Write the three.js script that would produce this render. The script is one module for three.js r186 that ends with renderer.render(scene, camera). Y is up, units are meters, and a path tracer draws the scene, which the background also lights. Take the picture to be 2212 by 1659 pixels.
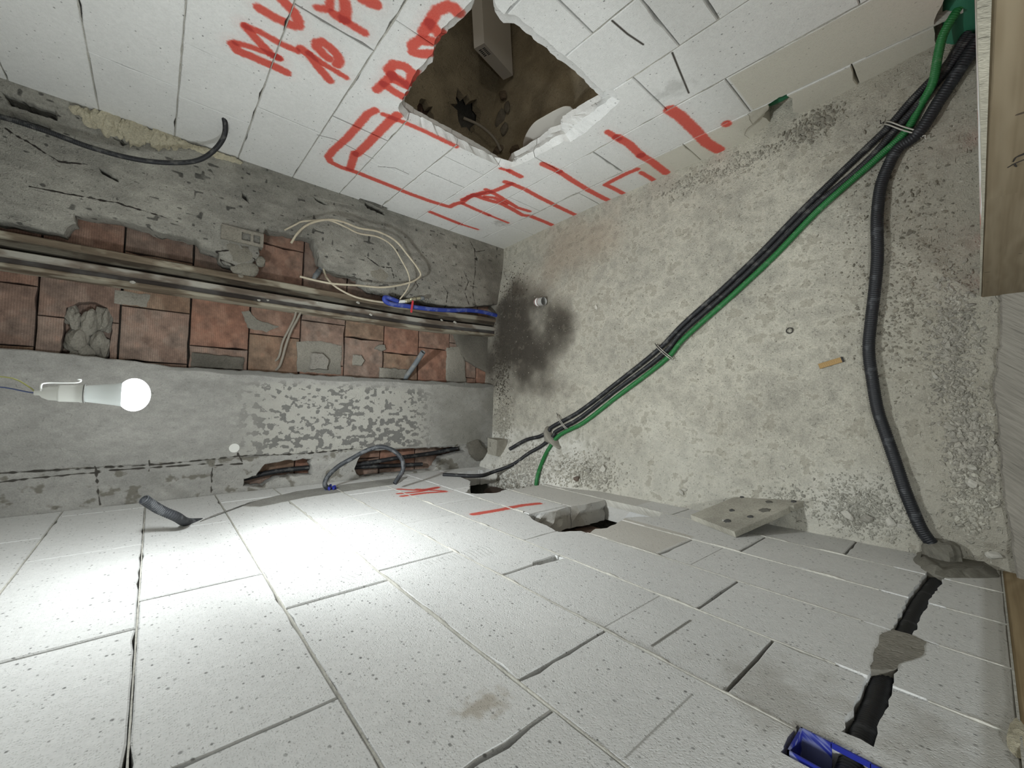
import * as THREE from 'three';
import { mergeGeometries, toCreasedNormals } from 'three/addons/utils/BufferGeometryUtils.js';
import { RoundedBoxGeometry } from 'three/addons/geometries/RoundedBoxGeometry.js';
import { Brush, Evaluator, SUBTRACTION } from 'three-bvh-csg';

// ------------------------------------------------------------------ camera, lights, exposure
const scene = new THREE.Scene();
scene.background = new THREE.Color(0x000000);
const camera = new THREE.PerspectiveCamera(86.08, 2212 / 1659, 0.02, 50);
camera.position.set(0, 1.95, 0);
camera.up.set(0.998847, 0.044891, 0.016994);                       // the phone was held on its side
camera.lookAt(0.042314, 1.95 - 0.656344, -0.753274);
const renderer = new THREE.WebGLRenderer({ antialias: true });
renderer.toneMapping = THREE.LinearToneMapping;
renderer.toneMappingExposure = 1.0;
renderer.shadowMap.enabled = true;
renderer.shadowMap.type = THREE.PCFSoftShadowMap;
const BULB = new THREE.Vector3(-0.005, 1.986, -1.42);              // bare bulb hanging in the room
const BULB2 = new THREE.Vector3(-0.28, 2.03, 0.52);                  // unseen, in the passage behind the camera, placed to brighten near walls and floor
const BULB3 = new THREE.Vector3(2.2, 2.0, -0.5);                    // unseen, out of view in the side room, placed to light it from above
function pointLight(p, cd, color) {
  const l = new THREE.PointLight(color, cd, 0, 2);
  l.position.copy(p); l.castShadow = true; l.shadow.radius = 2.2; l.shadow.mapSize.set(1024, 1024); l.shadow.bias = -0.002;
  scene.add(l); return l;
}
const COOL = new THREE.Color().setRGB(0.945, 1.0, 1.015);
pointLight(BULB, 1.4, COOL).name = 'bulb_light';
{ // an LED bulb throws most of its light forwards, here straight down
  const s = new THREE.SpotLight(COOL, 5.0, 0, 1.3, 1.0, 2); s.name = 'bulb_forward_light'; s.position.copy(BULB); s.target.position.set(BULB.x, 0, BULB.z);
  s.castShadow = true; s.shadow.radius = 2.2; s.shadow.mapSize.set(1024, 1024); s.shadow.bias = -0.002; scene.add(s, s.target);
}
pointLight(BULB2, 2.6, COOL).name = 'unseen_passage_light';
pointLight(BULB3, 1.0, new THREE.Color().setRGB(1, 0.95, 0.86)).name = 'unseen_side_room_light';

// room extents (metres, floor at y = 0)
const XL = -0.484, XR = 1.192, ZB = -2.45, YC = 2.48;

// ------------------------------------------------------------------ measured outlines and runs (metres)
const RH_FRONT=[[1.308,-0.928],[1.287,-0.986],[1.289,-1.023],[1.295,-1.048],[1.305,-1.123],[1.291,-1.195],[1.276,-1.232],[1.283,-1.329],[1.257,-1.479],[1.244,-1.561],[1.197,-1.599],[1.076,-1.603],[0.929,-1.602],[0.803,-1.601],[0.671,-1.595],[0.626,-1.562],[0.608,-1.489],[0.599,-1.4],[0.595,-1.321],[0.589,-1.239],[0.565,-1.222],[0.566,-1.141],[0.593,-1.006],[0.618,-0.921],[0.694,-0.904],[0.707,-0.937],[0.8,-0.931],[0.885,-0.925],[0.967,-0.931],[1.044,-0.928],[1.111,-0.93],[1.163,-0.931],[1.189,-0.952],[1.216,-0.949],[1.258,-0.918]];
const RH_BACK=[[1.255,-1.006],[1.231,-1.068],[1.234,-1.109],[1.24,-1.136],[1.251,-1.217],[1.236,-1.296],[1.219,-1.335],[1.227,-1.44],[1.207,-1.587],[1.198,-1.627],[1.143,-1.64],[1.052,-1.65],[0.903,-1.645],[0.77,-1.65],[0.635,-1.668],[0.569,-1.663],[0.599,-1.597],[0.588,-1.48],[0.588,-1.381],[0.597,-1.321],[0.58,-1.268],[0.614,-1.228],[0.61,-1.133],[0.603,-1.016],[0.608,-1.015],[0.614,-1.015],[0.703,-1.009],[0.796,-1.002],[0.884,-1.009],[0.968,-1.006],[1.041,-1.008],[1.097,-1.01],[1.125,-1.032],[1.154,-1.029],[1.2,-0.995]];
const RH_MID=[[1.293,-0.95],[1.271,-1.009],[1.274,-1.047],[1.279,-1.073],[1.29,-1.149],[1.276,-1.223],[1.26,-1.261],[1.267,-1.36],[1.244,-1.507],[1.231,-1.557],[1.191,-1.586],[1.113,-1.576],[0.97,-1.586],[0.851,-1.592],[0.719,-1.586],[0.626,-1.563],[0.622,-1.516],[0.611,-1.416],[0.61,-1.33],[0.61,-1.259],[0.591,-1.226],[0.605,-1.164],[0.618,-1.048],[0.628,-0.95],[0.673,-0.94],[0.683,-0.959],[0.773,-0.953],[0.86,-0.946],[0.944,-0.952],[1.022,-0.95],[1.092,-0.952],[1.144,-0.953],[1.171,-0.974],[1.198,-0.972],[1.242,-0.94]];
const TIE0=[[-0.095,0.013,-1.758],[-0.117,0.013,-1.735],[-0.147,0.014,-1.706]];
const TIE1=[[0.289,0.013,-1.08],[0.265,0.013,-1.054],[0.242,0.014,-1.027]];
const TIE2=[[0.989,0.061,-0.198],[0.969,0.061,-0.181],[0.923,0.061,-0.131]];
const RN_FRONT=[[0.178,-0.613],[0.177,-0.576],[0.177,-0.53],[0.188,-0.498],[0.179,-0.475],[0.145,-0.464],[0.056,-0.487],[0.045,-0.477],[-0.075,-0.438],[-0.048,-0.533],[-0.075,-0.654],[0.046,-0.671],[0.079,-0.651],[0.095,-0.622]];
const LH_FRONT=[[0.7,-1.33],[0.749,-1.224],[0.759,-1.139],[0.784,-1.054],[0.707,-1.009],[0.696,-0.976],[0.638,-0.995],[0.592,-0.974],[0.502,-0.99],[0.41,-1.011],[0.336,-0.973],[0.272,-0.93],[0.112,-0.99],[0.023,-1.138],[-0.01,-1.242],[0.108,-1.266],[0.241,-1.263],[0.371,-1.264],[0.476,-1.283],[0.572,-1.262],[0.702,-1.299]];
const R_STROKES=[[0.0359,1.796,-1.66,1.781,-1.679,1.738,-1.672,1.717,-1.672,1.676,-1.669,1.635,-1.668],[0.0235,1.791,-1.643,1.752,-1.629,1.711,-1.619,1.668,-1.613],[0.0304,1.775,-1.552,1.742,-1.581,1.691,-1.615,1.673,-1.617],[0.0248,1.774,-1.547,1.74,-1.54,1.705,-1.542,1.673,-1.543,1.63,-1.538],[0.0317,1.756,-1.446,1.723,-1.449,1.686,-1.446,1.663,-1.44,1.652,-1.427,1.659,-1.406,1.676,-1.387,1.705,-1.37,1.718,-1.361],[0.0331,1.618,-1.52,1.592,-1.529,1.556,-1.559,1.503,-1.599],[0.0221,1.594,-1.521,1.549,-1.533,1.461,-1.542],[0.0331,1.537,-1.497,1.559,-1.489,1.583,-1.474,1.585,-1.456,1.574,-1.441,1.548,-1.446,1.521,-1.459,1.505,-1.482,1.507,-1.503],[0.0221,1.623,-1.323,1.604,-1.311,1.597,-1.297,1.602,-1.27,1.606,-1.259],[0.0276,1.581,-1.308,1.559,-1.311,1.548,-1.307,1.528,-1.31,1.483,-1.309],[0.0331,1.565,-1.25,1.555,-1.273,1.549,-1.305],[0.0331,1.533,-1.2,1.509,-1.196,1.494,-1.189],[0.0331,1.352,-1.525,1.347,-1.477,1.34,-1.432],[0.0331,1.343,-1.478,1.299,-1.485,1.255,-1.489],[0.0359,1.266,-1.422,1.319,-1.43,1.36,-1.4,1.356,-1.363,1.323,-1.346,1.289,-1.353,1.272,-1.397],[0.0304,1.342,-1.412,1.302,-1.414,1.266,-1.422],[0.0345,1.297,-1.185,1.335,-1.211,1.345,-1.245,1.33,-1.269,1.308,-1.26,1.273,-1.227],[0.0345,1.341,-1.178,1.345,-1.123,1.346,-1.082,1.33,-1.047,1.313,-1.039,1.295,-1.045],[0.0331,1.343,-1.135,1.311,-1.143,1.294,-1.15],[0.0331,1.31,-1.637,1.324,-1.683,1.326,-1.771,1.331,-1.9,1.347,-2.045,1.348,-2.12,1.324,-2.157,1.271,-2.168,1.196,-2.161,1.104,-2.164,1.006,-2.167,0.876,-2.172,0.741,-2.167,0.622,-2.149,0.617,-2.092,0.599,-2.046,0.608,-1.956,0.576,-1.86],[0.0235,1.274,-1.637,1.232,-1.632,1.175,-1.622,1.102,-1.615,1.017,-1.614,0.928,-1.611],[0.0391,1.228,-1.6,1.236,-1.665,1.241,-1.784,1.245,-1.922,1.251,-2.001],[0.0359,1.262,-1.993,1.238,-2.106,1.23,-2.151],[0.0304,0.674,-2.293,0.571,-2.3,0.434,-2.309],[0.0179,0.434,-2.309,0.296,-2.297],[0.0304,0.614,-2.016,0.599,-1.938,0.558,-1.854,0.538,-1.79,0.523,-1.683],[0.0276,0.587,-2.056,0.487,-2.064,0.377,-2.068],[0.0179,0.377,-2.068,0.214,-2.069],[0.0331,0.602,-1.925,0.51,-1.916,0.417,-1.894,0.352,-1.899,0.221,-1.918,0.176,-1.894,0.049,-1.889,-0.036,-1.89],[0.0276,0.585,-1.827,0.504,-1.832,0.42,-1.846,0.317,-1.866,0.227,-1.85],[0.0276,0.539,-1.897,0.491,-1.867,0.396,-1.873],[0.0304,0.559,-1.69,0.512,-1.68,0.431,-1.674,0.299,-1.683,0.13,-1.686,-0.012,-1.684],[0.0179,0.66,-1.608,0.614,-1.594],[0.0304,0.614,-1.594,0.534,-1.594],[0.0345,0.53,-1.432,0.474,-1.426,0.42,-1.423],[0.0331,0.42,-1.423,0.294,-1.432,0.166,-1.436,0.037,-1.433,-0.055,-1.425],[0.0276,0.499,-1.066,0.421,-1.06],[0.0391,0.438,-1.058,0.359,-1.05,0.24,-1.06],[0.0386,0.24,-1.06,0.139,-1.052,0.015,-1.053],[0.0276,0.149,-1.137,0.154,-1.196,0.149,-1.282,0.143,-1.336,0.067,-1.327,-0.03,-1.323],[0.0248,0.108,-1.14,0.035,-1.134,-0.067,-1.136],[0.0483,0.429,-0.814,0.369,-0.804,0.244,-0.803,0.113,-0.807,0.015,-0.792],[0.0345,0.182,-0.694,0.172,-0.693]];
const L_STROKES=[[0.0345,0.895,-1.439,0.768,-1.428,0.626,-1.427,0.54,-1.406],[0.0248,0.935,-2.072,0.858,-1.98,0.741,-1.996],[0.0248,0.981,-1.976,0.873,-1.953,0.75,-1.982],[0.0276,0.991,-1.915,0.861,-1.909,0.766,-1.878],[0.0221,0.854,-2.015,0.763,-1.895]];
const PL_EDGE=[[0.648,2.556],[0.647,2.419],[0.645,2.372],[0.646,2.324],[0.648,2.256],[0.676,2.246],[0.701,2.226],[0.739,2.23],[0.75,2.152],[0.753,2.069],[0.75,2.0],[0.736,1.963],[0.738,1.892],[0.74,1.83],[0.699,1.803],[0.696,1.737],[0.664,1.733],[0.648,1.713],[0.648,1.672],[0.667,1.636],[0.669,1.613],[0.714,1.573],[0.767,1.57],[0.794,1.562],[0.878,1.553],[0.878,1.494],[0.888,1.409],[0.887,1.307],[0.851,1.299],[0.801,1.272],[0.764,1.267],[0.74,1.237],[0.724,1.135],[0.726,1.036],[0.689,1.015],[0.661,0.972],[0.661,0.842],[0.661,0.674],[0.658,0.515],[0.667,0.352],[0.68,0.248],[0.74,0.02]];
const BH1=[[-0.42,1.592],[-0.407,1.533],[-0.353,1.496],[-0.342,1.421],[-0.34,1.272],[-0.434,1.262],[-0.435,1.446],[-0.474,1.502],[-0.457,1.59]];
const BH2=[[-0.42,1.034],[-0.305,0.986],[-0.318,0.699],[-0.328,0.281],[-0.367,0.236],[-0.398,0.424],[-0.455,0.461],[-0.499,0.528],[-0.491,0.693],[-0.482,1.002]];
const PIL=[[0.153, 2.395], [0.153, 2.296], [0.139, 2.077], [0.12, 1.859], [0.123, 1.543], [0.119, 1.251], [0.12, 0.714], [0.125, 0.051]];
const CA=[[-0.17,0.013,-1.841],[-0.055,0.013,-1.606],[0.101,0.013,-1.36],[0.289,0.013,-1.08],[0.389,0.013,-0.968],[0.533,0.013,-0.777],[0.647,0.013,-0.635],[0.802,0.022,-0.454],[0.923,0.042,-0.292],[0.989,0.061,-0.198],[1.035,0.075,-0.147],[1.069,0.086,-0.103],[1.1,0.097,-0.059],[1.133,0.102,-0.036],[1.171,0.104,-0.013]];
const CB=[[-0.194,0.013,-1.8],[-0.096,0.013,-1.605],[0.065,0.013,-1.359],[0.265,0.013,-1.054],[0.355,0.013,-0.968],[0.515,0.013,-0.756],[0.64,0.013,-0.604],[0.789,0.022,-0.431],[0.895,0.041,-0.266],[0.969,0.061,-0.181],[1.018,0.076,-0.125],[1.068,0.09,-0.075],[1.121,0.101,-0.029],[1.157,0.104,-0.004]];
const CG=[[-0.507,0.173,-1.795],[-0.455,0.166,-1.793],[-0.372,0.091,-1.825],[-0.3,0.024,-1.839],[-0.215,0.013,-1.771],[-0.117,0.013,-1.569],[0.023,0.013,-1.359],[0.245,0.013,-1.03],[0.313,0.013,-0.968],[0.494,0.013,-0.737],[0.631,0.013,-0.57],[0.777,0.022,-0.409],[0.897,0.045,-0.232],[0.949,0.061,-0.158],[1.015,0.076,-0.119]];
const CG2=[[1.015,0.076,-0.119],[1.048,0.112,-0.091],[1.118,0.142,-0.075],[1.156,0.167,-0.063],[1.194,0.18,-0.039],[1.238,0.172,-0.006]];
const CBIG=[[1.129,0.111,0.01],[1.098,0.107,-0.011],[1.045,0.099,-0.045],[1.0,0.088,-0.076],[0.921,0.067,-0.132],[0.898,0.059,-0.178],[0.849,0.049,-0.207],[0.794,0.04,-0.226],[0.69,0.028,-0.239],[0.546,0.021,-0.241],[0.435,0.021,-0.249],[0.325,0.021,-0.26],[0.214,0.021,-0.268],[0.102,0.021,-0.259],[-0.008,0.021,-0.245],[-0.088,0.021,-0.225],[-0.192,0.021,-0.199],[-0.267,0.021,-0.181],[-0.326,0.018,-0.164],[-0.402,0.009,-0.139],[-0.447,0.003,-0.111],[-0.472,0.001,-0.092]];
const CA2=[[-0.176,0.013,-1.841],[-0.22,0.013,-1.915],[-0.264,0.013,-2.07],[-0.335,0.045,-2.195]];
const CB2=[[-0.2,0.013,-1.799],[-0.275,0.014,-1.891],[-0.344,0.058,-1.992],[-0.418,0.126,-2.065],[-0.467,0.148,-2.148]];
const CB3=[[-0.484,0.241,-2.156],[-0.484,0.349,-2.109],[-0.484,0.421,-2.139],[-0.484,0.463,-2.186],[-0.484,0.535,-2.273]];
const CHASE=[[0.177,-0.101],[0.416,-0.118],[0.701,-0.127],[0.904,-0.133],[1.002,-0.13],[1.147,-0.131]];
const PATCH=[[0.736,-0.152],[0.7,-0.139],[0.695,-0.112],[0.71,-0.087],[0.777,-0.087],[0.857,-0.115],[0.889,-0.119],[0.921,-0.147],[0.834,-0.153]];
const MORT_CH=[[1.794,-1.965],[1.733,-2.053],[1.637,-2.135],[1.579,-2.083],[1.376,-2.148],[1.147,-2.174],[0.874,-2.204],[0.733,-2.368],[1.084,-2.349],[1.378,-2.31],[1.597,-2.196]];
const TOPCOND=[[1.018,2.496,-2.42],[1.029,2.432,-2.42],[1.018,2.312,-2.4],[0.997,2.182,-2.38],[0.997,2.041,-2.36],[1.02,1.92,-2.33],[1.053,1.841,-2.3],[1.107,1.788,-2.26],[1.158,1.762,-2.2],[1.197,1.772,-2.14],[1.223,1.8,-2.1],[1.232,1.835,-2.06],[1.218,1.864,-2.03]];
const LOOP=[[-0.488,1.225,-2.26],[-0.456,1.258,-2.25],[-0.418,1.25,-2.25],[-0.363,1.199,-2.24],[-0.326,1.142,-2.22],[-0.281,1.067,-2.19],[-0.263,1.001,-2.15],[-0.288,0.941,-2.12],[-0.336,0.905,-2.1],[-0.389,0.905,-2.09],[-0.425,0.934,-2.08],[-0.451,0.959,-2.07]];
const STUB=[[-0.504,1.774,-2.031],[-0.478,1.832,-1.962],[-0.422,1.874,-1.843],[-0.391,1.915,-1.831],[-0.345,1.958,-1.803]];
const CAB1=[[0.886,1.461,-2.44],[0.924,1.416,-2.43],[0.945,1.388,-2.41],[0.96,1.337,-2.39],[0.98,1.264,-2.37],[0.967,1.176,-2.36],[0.951,1.099,-2.36],[0.962,0.979,-2.36],[0.936,0.894,-2.36],[0.861,0.82,-2.37],[0.791,0.767,-2.38],[0.74,0.751,-2.39],[0.687,0.767,-2.4],[0.626,0.806,-2.41]];
const CAB2=[[0.798,1.443,-2.36],[0.855,1.417,-2.36],[0.911,1.376,-2.36],[0.954,1.318,-2.36],[0.983,1.249,-2.36],[0.99,1.177,-2.36],[0.982,1.1,-2.36],[0.994,0.981,-2.36],[0.971,0.873,-2.36],[0.898,0.781,-2.36],[0.83,0.709,-2.36],[0.802,0.686,-2.37],[0.757,0.725,-2.36],[0.707,0.819,-2.36],[0.665,0.947,-2.36],[0.648,1.087,-2.36],[0.629,1.235,-2.36],[0.632,1.336,-2.37],[0.636,1.392,-2.37]];
const CAB3=[[0.751,1.241,-2.5],[0.685,1.232,-2.46],[0.634,1.198,-2.42],[0.598,1.102,-2.42],[0.589,1.023,-2.42],[0.591,0.919,-2.42],[0.602,0.831,-2.42]];
const TUBE=[[0.772,1.233,-2.53],[0.732,1.256,-2.52],[0.693,1.279,-2.51],[0.673,1.285,-2.51]];
const HOSE=[[0.611,0.828,-2.4],[0.62,0.882,-2.4],[0.617,0.907,-2.4],[0.601,0.907,-2.4],[0.587,0.88,-2.4],[0.591,0.745,-2.4],[0.598,0.601,-2.4],[0.617,0.44,-2.41],[0.647,0.265,-2.42],[0.657,0.138,-2.43],[0.657,0.035,-2.44],[0.654,-0.033,-2.45]];
const HOSE2=[[0.654,-0.033,-2.45],[0.639,-0.094,-2.45],[0.622,-0.169,-2.44],[0.624,-0.237,-2.42]];
const TAP=[[0.608,0.819,-2.4],[0.618,0.774,-2.4],[0.636,0.738,-2.4],[0.647,0.7,-2.4],[0.657,0.667,-2.4],[0.662,0.643,-2.4]];
const REDTAG=[[0.628,0.728,-2.395],[0.548,0.742,-2.385]];
const GPIPE=[[0.155,0.673,-2.54],[0.239,0.643,-2.48],[0.31,0.635,-2.4]];
const PAIR1=[[0.512,1.368,-2.5],[0.442,1.374,-2.52],[0.369,1.399,-2.53],[0.299,1.424,-2.54],[0.213,1.438,-2.55]];
const PAIR2=[[0.514,1.334,-2.5],[0.433,1.36,-2.52],[0.366,1.387,-2.525],[0.282,1.408,-2.535],[0.203,1.422,-2.545],[0.162,1.433,-2.55]];
const CAP=[[0.669,0.017,-1.98],[0.664,0.018,-1.858]];
const STICK=[[0.186,0.004,-0.42],[0.162,0.004,-0.345]];
const RING=[[0.315,0.003,-0.517]];
const CHUNKS=[[-0.362,0.042,-1.403],[-0.129,0.01,-2.31],[0.671,0.006,-2.116],[0.568,0.01,-1.498],[-0.244,0.01,-0.542],[-0.394,0.004,-0.338],[-0.392,0.001,-0.218],[-0.397,-0.0,-0.194],[-0.389,0.003,-0.283],[0.116,0.01,-0.104],[-0.174,0.01,-0.029],[-0.217,0.01,-0.029],[-0.44,-0.008,0.013],[-0.417,0.038,-0.956],[-0.401,0.033,-0.945],[-0.431,0.125,-1.525],[-0.361,0.071,-1.552],[-0.384,0.076,-1.486],[-0.333,0.025,-1.345],[0.864,-0.029,-2.752]];
const BRKCH=[[-0.327,0.055,-2.291]];
const LUMP=[[-0.18,0.03,-1.893],[-0.152,0.03,-1.867],[-0.206,0.03,-1.829],[-0.246,0.03,-1.777],[-0.283,0.033,-1.748],[-0.298,0.04,-1.756],[-0.271,0.031,-1.816],[-0.258,0.03,-1.875]];
const LUMP2=[[-0.303,0.245],[-0.275,0.146],[-0.378,0.038],[-0.426,0.025],[-0.449,0.141],[-0.394,0.209]];
const SLABEDGE=[[0.233,0.0,0.037],[0.201,-0.0,0.037],[0.183,0.0,0.029],[0.133,0.0,0.029],[0.093,0.0,0.02],[-0.197,0.0,0.033],[-0.256,0.0,0.034],[-0.287,-0.001,0.037],[-0.352,-0.007,0.047],[-0.397,-0.013,0.047]];
const MORTFL=[[-0.461,-0.007,-0.141],[-0.453,-0.008,-0.113],[-0.466,-0.01,-0.09],[-0.483,-0.01,-0.071],[-0.496,-0.01,-0.034],[-0.523,-0.01,-0.085],[-0.524,-0.009,-0.124],[-0.486,-0.008,-0.148]];
// ------------------------------------------------------------------ helpers
function rng(s) { return () => { s |= 0; s = s + 0x6D2B79F5 | 0; let t = Math.imul(s ^ s >>> 15, 1 | s); t = t + Math.imul(t ^ t >>> 7, 61 | t) ^ t; return ((t ^ t >>> 14) >>> 0) / 4294967296; }; }
const R0 = rng(7), HT = new Float32Array(65536);
for (let i = 0; i < 65536; i++) HT[i] = R0();
function vn(x, y, m = 255) {                                        // value noise, repeats after m+1 cells
  const xi = Math.floor(x), yi = Math.floor(y); let fx = x - xi, fy = y - yi;
  fx = fx * fx * (3 - 2 * fx); fy = fy * fy * (3 - 2 * fy);
  const x0 = xi & m, x1 = (xi + 1) & m, y0 = (yi & m) << 8, y1 = ((yi + 1) & m) << 8;
  const a = HT[y0 + x0], b = HT[y0 + x1], c = HT[y1 + x0], d = HT[y1 + x1];
  return a + (b - a) * fx + (c - a + (a - b - c + d) * fx) * fy;
}
function fbm(x, y, o = 4, m = 255) { let s = 0, a = 0.5; for (let i = 0; i < o; i++) { s += a * vn(x, y, m); x = x * 2 + 0.37 * (m === 255 ? 1 : 0); y = y * 2; m = Math.min(255, m * 2 + 1); a *= 0.5; } return s / (1 - a * 2 * 0.5 || 1); }
function n3(p, f, k = 0) { return (vn(p.x * f + p.z * f * 0.71 + k, p.y * f - p.z * f * 0.53 + k * 1.7) + vn(p.z * f + 31 + k, p.y * f * 0.9 + p.x * f * 0.6 + 17)) - 1; }
const sm = (t) => { t = Math.min(1, Math.max(0, t)); return t * t * (3 - 2 * t); };
const lerp = (a, b, t) => a + (b - a) * t;
function interp(x, xs, ys) { if (x <= xs[0]) return ys[0]; for (let i = 1; i < xs.length; i++) if (x <= xs[i]) return lerp(ys[i - 1], ys[i], (x - xs[i - 1]) / (xs[i] - xs[i - 1])); return ys[ys.length - 1]; }
const taken = {};
function numbered(n) { const k = taken[n] = (taken[n] ?? -1) + 1; return k ? n + '_' + String(k).padStart(3, '0') : n; }
function shadow(o) { o.castShadow = true; o.receiveShadow = true; return o; }
function part(name, geo, mat, parent) { const m = shadow(new THREE.Mesh(geo, mat)); m.name = parent === scene ? numbered(name) : (parent.userData.cnt ??= {}, numPart(parent, name)); parent.add(m); return m; }
const partCounts = new Map();
function numPart(parent, n) { let c = partCounts.get(parent); if (!c) partCounts.set(parent, c = {}); delete parent.userData.cnt; const k = c[n] = (c[n] ?? -1) + 1; return k ? n + '_' + String(k).padStart(3, '0') : n; }
function tag(o, label, category, group) { o.userData.label = label; o.userData.category = category; if (group) o.userData.group = group; return o; }
function thing(name, label, category, pos, group) { const o = new THREE.Group(); o.name = numbered(name); if (pos) o.position.copy(pos); scene.add(o); return tag(o, label, category, group); }
function single(name, label, category, geo, mat, group) { return tag(part(name, geo, mat, scene), label, category, group); }
function struct(name) { const g = new THREE.Group(); g.name = name; g.userData.kind = 'structure'; scene.add(g); return g; }
const V3 = (a, b, c) => Array.isArray(a) ? new THREE.Vector3(a[0], a[1], a[2]) : new THREE.Vector3(a, b, c);
function rel(geo, pos) { return geo.translate(-pos.x, -pos.y, -pos.z); }

function dataTex(w, h, fn, srgb = true) {
  const d = new Uint8Array(w * h * 4), c = [0, 0, 0];
  for (let j = 0; j < h; j++) for (let i = 0; i < w; i++) {
    fn((i + 0.5) / w, (j + 0.5) / h, c);
    const k = (j * w + i) * 4; d[k] = c[0] < 0 ? 0 : c[0] > 255 ? 255 : c[0]; d[k + 1] = c[1] < 0 ? 0 : c[1] > 255 ? 255 : c[1]; d[k + 2] = c[2] < 0 ? 0 : c[2] > 255 ? 255 : c[2]; d[k + 3] = 255;
  }
  const t = new THREE.DataTexture(d, w, h); t.wrapS = t.wrapT = THREE.RepeatWrapping; t.magFilter = t.minFilter = THREE.LinearFilter;
  if (srgb) t.colorSpace = THREE.SRGBColorSpace; t.needsUpdate = true; return t;
}
function rep(t, x, y) { const c = t.clone(); c.repeat.set(x, y); c.needsUpdate = true; return c; }
function std(o) { return new THREE.MeshStandardMaterial(Object.assign({ roughness: 0.95, metalness: 0 }, o)); }
const hex = (c) => new THREE.Color(c);

// coverage buffer for spray paint: strokes are [width, y0, z0, y1, z1 ...] in metres
function sprayMask(w, h, u0, u1, v0, v1, strokes) {
  const A = new Float32Array(w * h);
  for (const s of strokes) {
    const W = s[0] * 0.5, soft = 0.011, R = W + 0.04;
    const M = new Map();
    for (let i = 1; i + 3 < s.length; i += 2) {
      const ay = s[i], ax = s[i + 1], by = s[i + 2], bx = s[i + 3], dx = bx - ax, dy = by - ay, L = dx * dx + dy * dy || 1e-9;
      const i0 = Math.max(0, Math.floor((Math.min(ax, bx) - R - u0) / (u1 - u0) * w)), i1 = Math.min(w - 1, Math.ceil((Math.max(ax, bx) + R - u0) / (u1 - u0) * w));
      const j0 = Math.max(0, Math.floor((Math.min(ay, by) - R - v0) / (v1 - v0) * h)), j1 = Math.min(h - 1, Math.ceil((Math.max(ay, by) + R - v0) / (v1 - v0) * h));
      for (let j = j0; j <= j1; j++) for (let k = i0; k <= i1; k++) {
        const px = u0 + (k + 0.5) / w * (u1 - u0), py = v0 + (j + 0.5) / h * (v1 - v0);
        let t = ((px - ax) * dx + (py - ay) * dy) / L; t = t < 0 ? 0 : t > 1 ? 1 : t;
        const d = Math.hypot(px - ax - dx * t, py - ay - dy * t);
        if (d > R) continue;
        const e = d + (vn(px * 160, py * 160) - 0.5) * 0.004;
        const m = 0.86 * sm((W + soft * 0.6 - e) / soft) + 0.10 * Math.max(0, 1 - d / R) * vn(px * 700, py * 700);
        const id = j * w + k; if (m > (M.get(id) || 0)) M.set(id, m);
      }
    }
    for (const [id, m] of M) A[id] += m;
  }
  return A;
}
// autoclaved concrete wall colour over a whole wall, u along z, v up
function aacTexture(N, u0, u1, v0, v1, strokes, extra, pitAmt, base) {
  const A = sprayMask(N, N, u0, u1, v0, v1, strokes); let id = 0;
  return dataTex(N, N, (u, v, c) => {
    const z = u0 + u * (u1 - u0), y = v0 + v * (v1 - v0);
    let g = 222 + (fbm(z * 3.1 + 9, y * 3.1, 3) - 0.5) * 16 + (vn(z * 300, y * 300) - 0.5) * 8 + (vn(z * 90 + 5, y * 90) - 0.5) * 6;
    g += base - 222; let r = g, b = g - 2;
    // open pores
    const f = 95, ci = Math.floor(z * f), cj = Math.floor(y * f), h = HT[((ci * 73) ^ (cj * 151)) & 65535];
    if (h < pitAmt) { const cx = (ci + 0.3 + 0.4 * HT[(ci * 31 + cj * 17) & 65535]) / f, cy = (cj + 0.3 + 0.4 * HT[(ci * 13 + cj * 57) & 65535]) / f, rr = 0.0007 + 0.0026 * HT[(ci * 7 + cj * 91) & 65535] ** 3;
      const k = sm((rr - Math.hypot(z - cx, (y - cy) * 1.3)) / 0.0009 + 0.5); const w = 40 + 50 * HT[(ci * 5 + cj * 29) & 65535]; r -= w * k; g -= w * k; b -= w * k; }
    c[0] = r; c[1] = g; c[2] = b;
    extra(z, y, c);
    let a = A[id++]; if (a > 0) { const dk = sm((a - 0.9) / 1.1), al = Math.min(0.96, a); c[0] = lerp(c[0], lerp(206, 172, dk), al); c[1] = lerp(c[1], lerp(78, 50, dk), al); c[2] = lerp(c[2], lerp(64, 44, dk), al); }
  });
}
const segD = (px, py, s) => { let best = 9; for (let i = 0; i + 3 < s.length; i += 2) { const dx = s[i + 2] - s[i], dy = s[i + 3] - s[i + 1]; let t = ((px - s[i]) * dx + (py - s[i + 1]) * dy) / (dx * dx + dy * dy); t = t < 0 ? 0 : t > 1 ? 1 : t; best = Math.min(best, Math.hypot(px - s[i] - dx * t, py - s[i + 1] - dy * t)); } return best; };
const blot = (z, y, cz, cy, rz, ry, k = 18) => sm(1.15 - Math.hypot((z - cz) / rz, (y - cy) / ry) + (fbm(z * k, y * k, 3) - 0.5) * 1.5);
function tint(c, r, g, b, a) { c[0] = lerp(c[0], r, a); c[1] = lerp(c[1], g, a); c[2] = lerp(c[2], b, a); }

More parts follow.
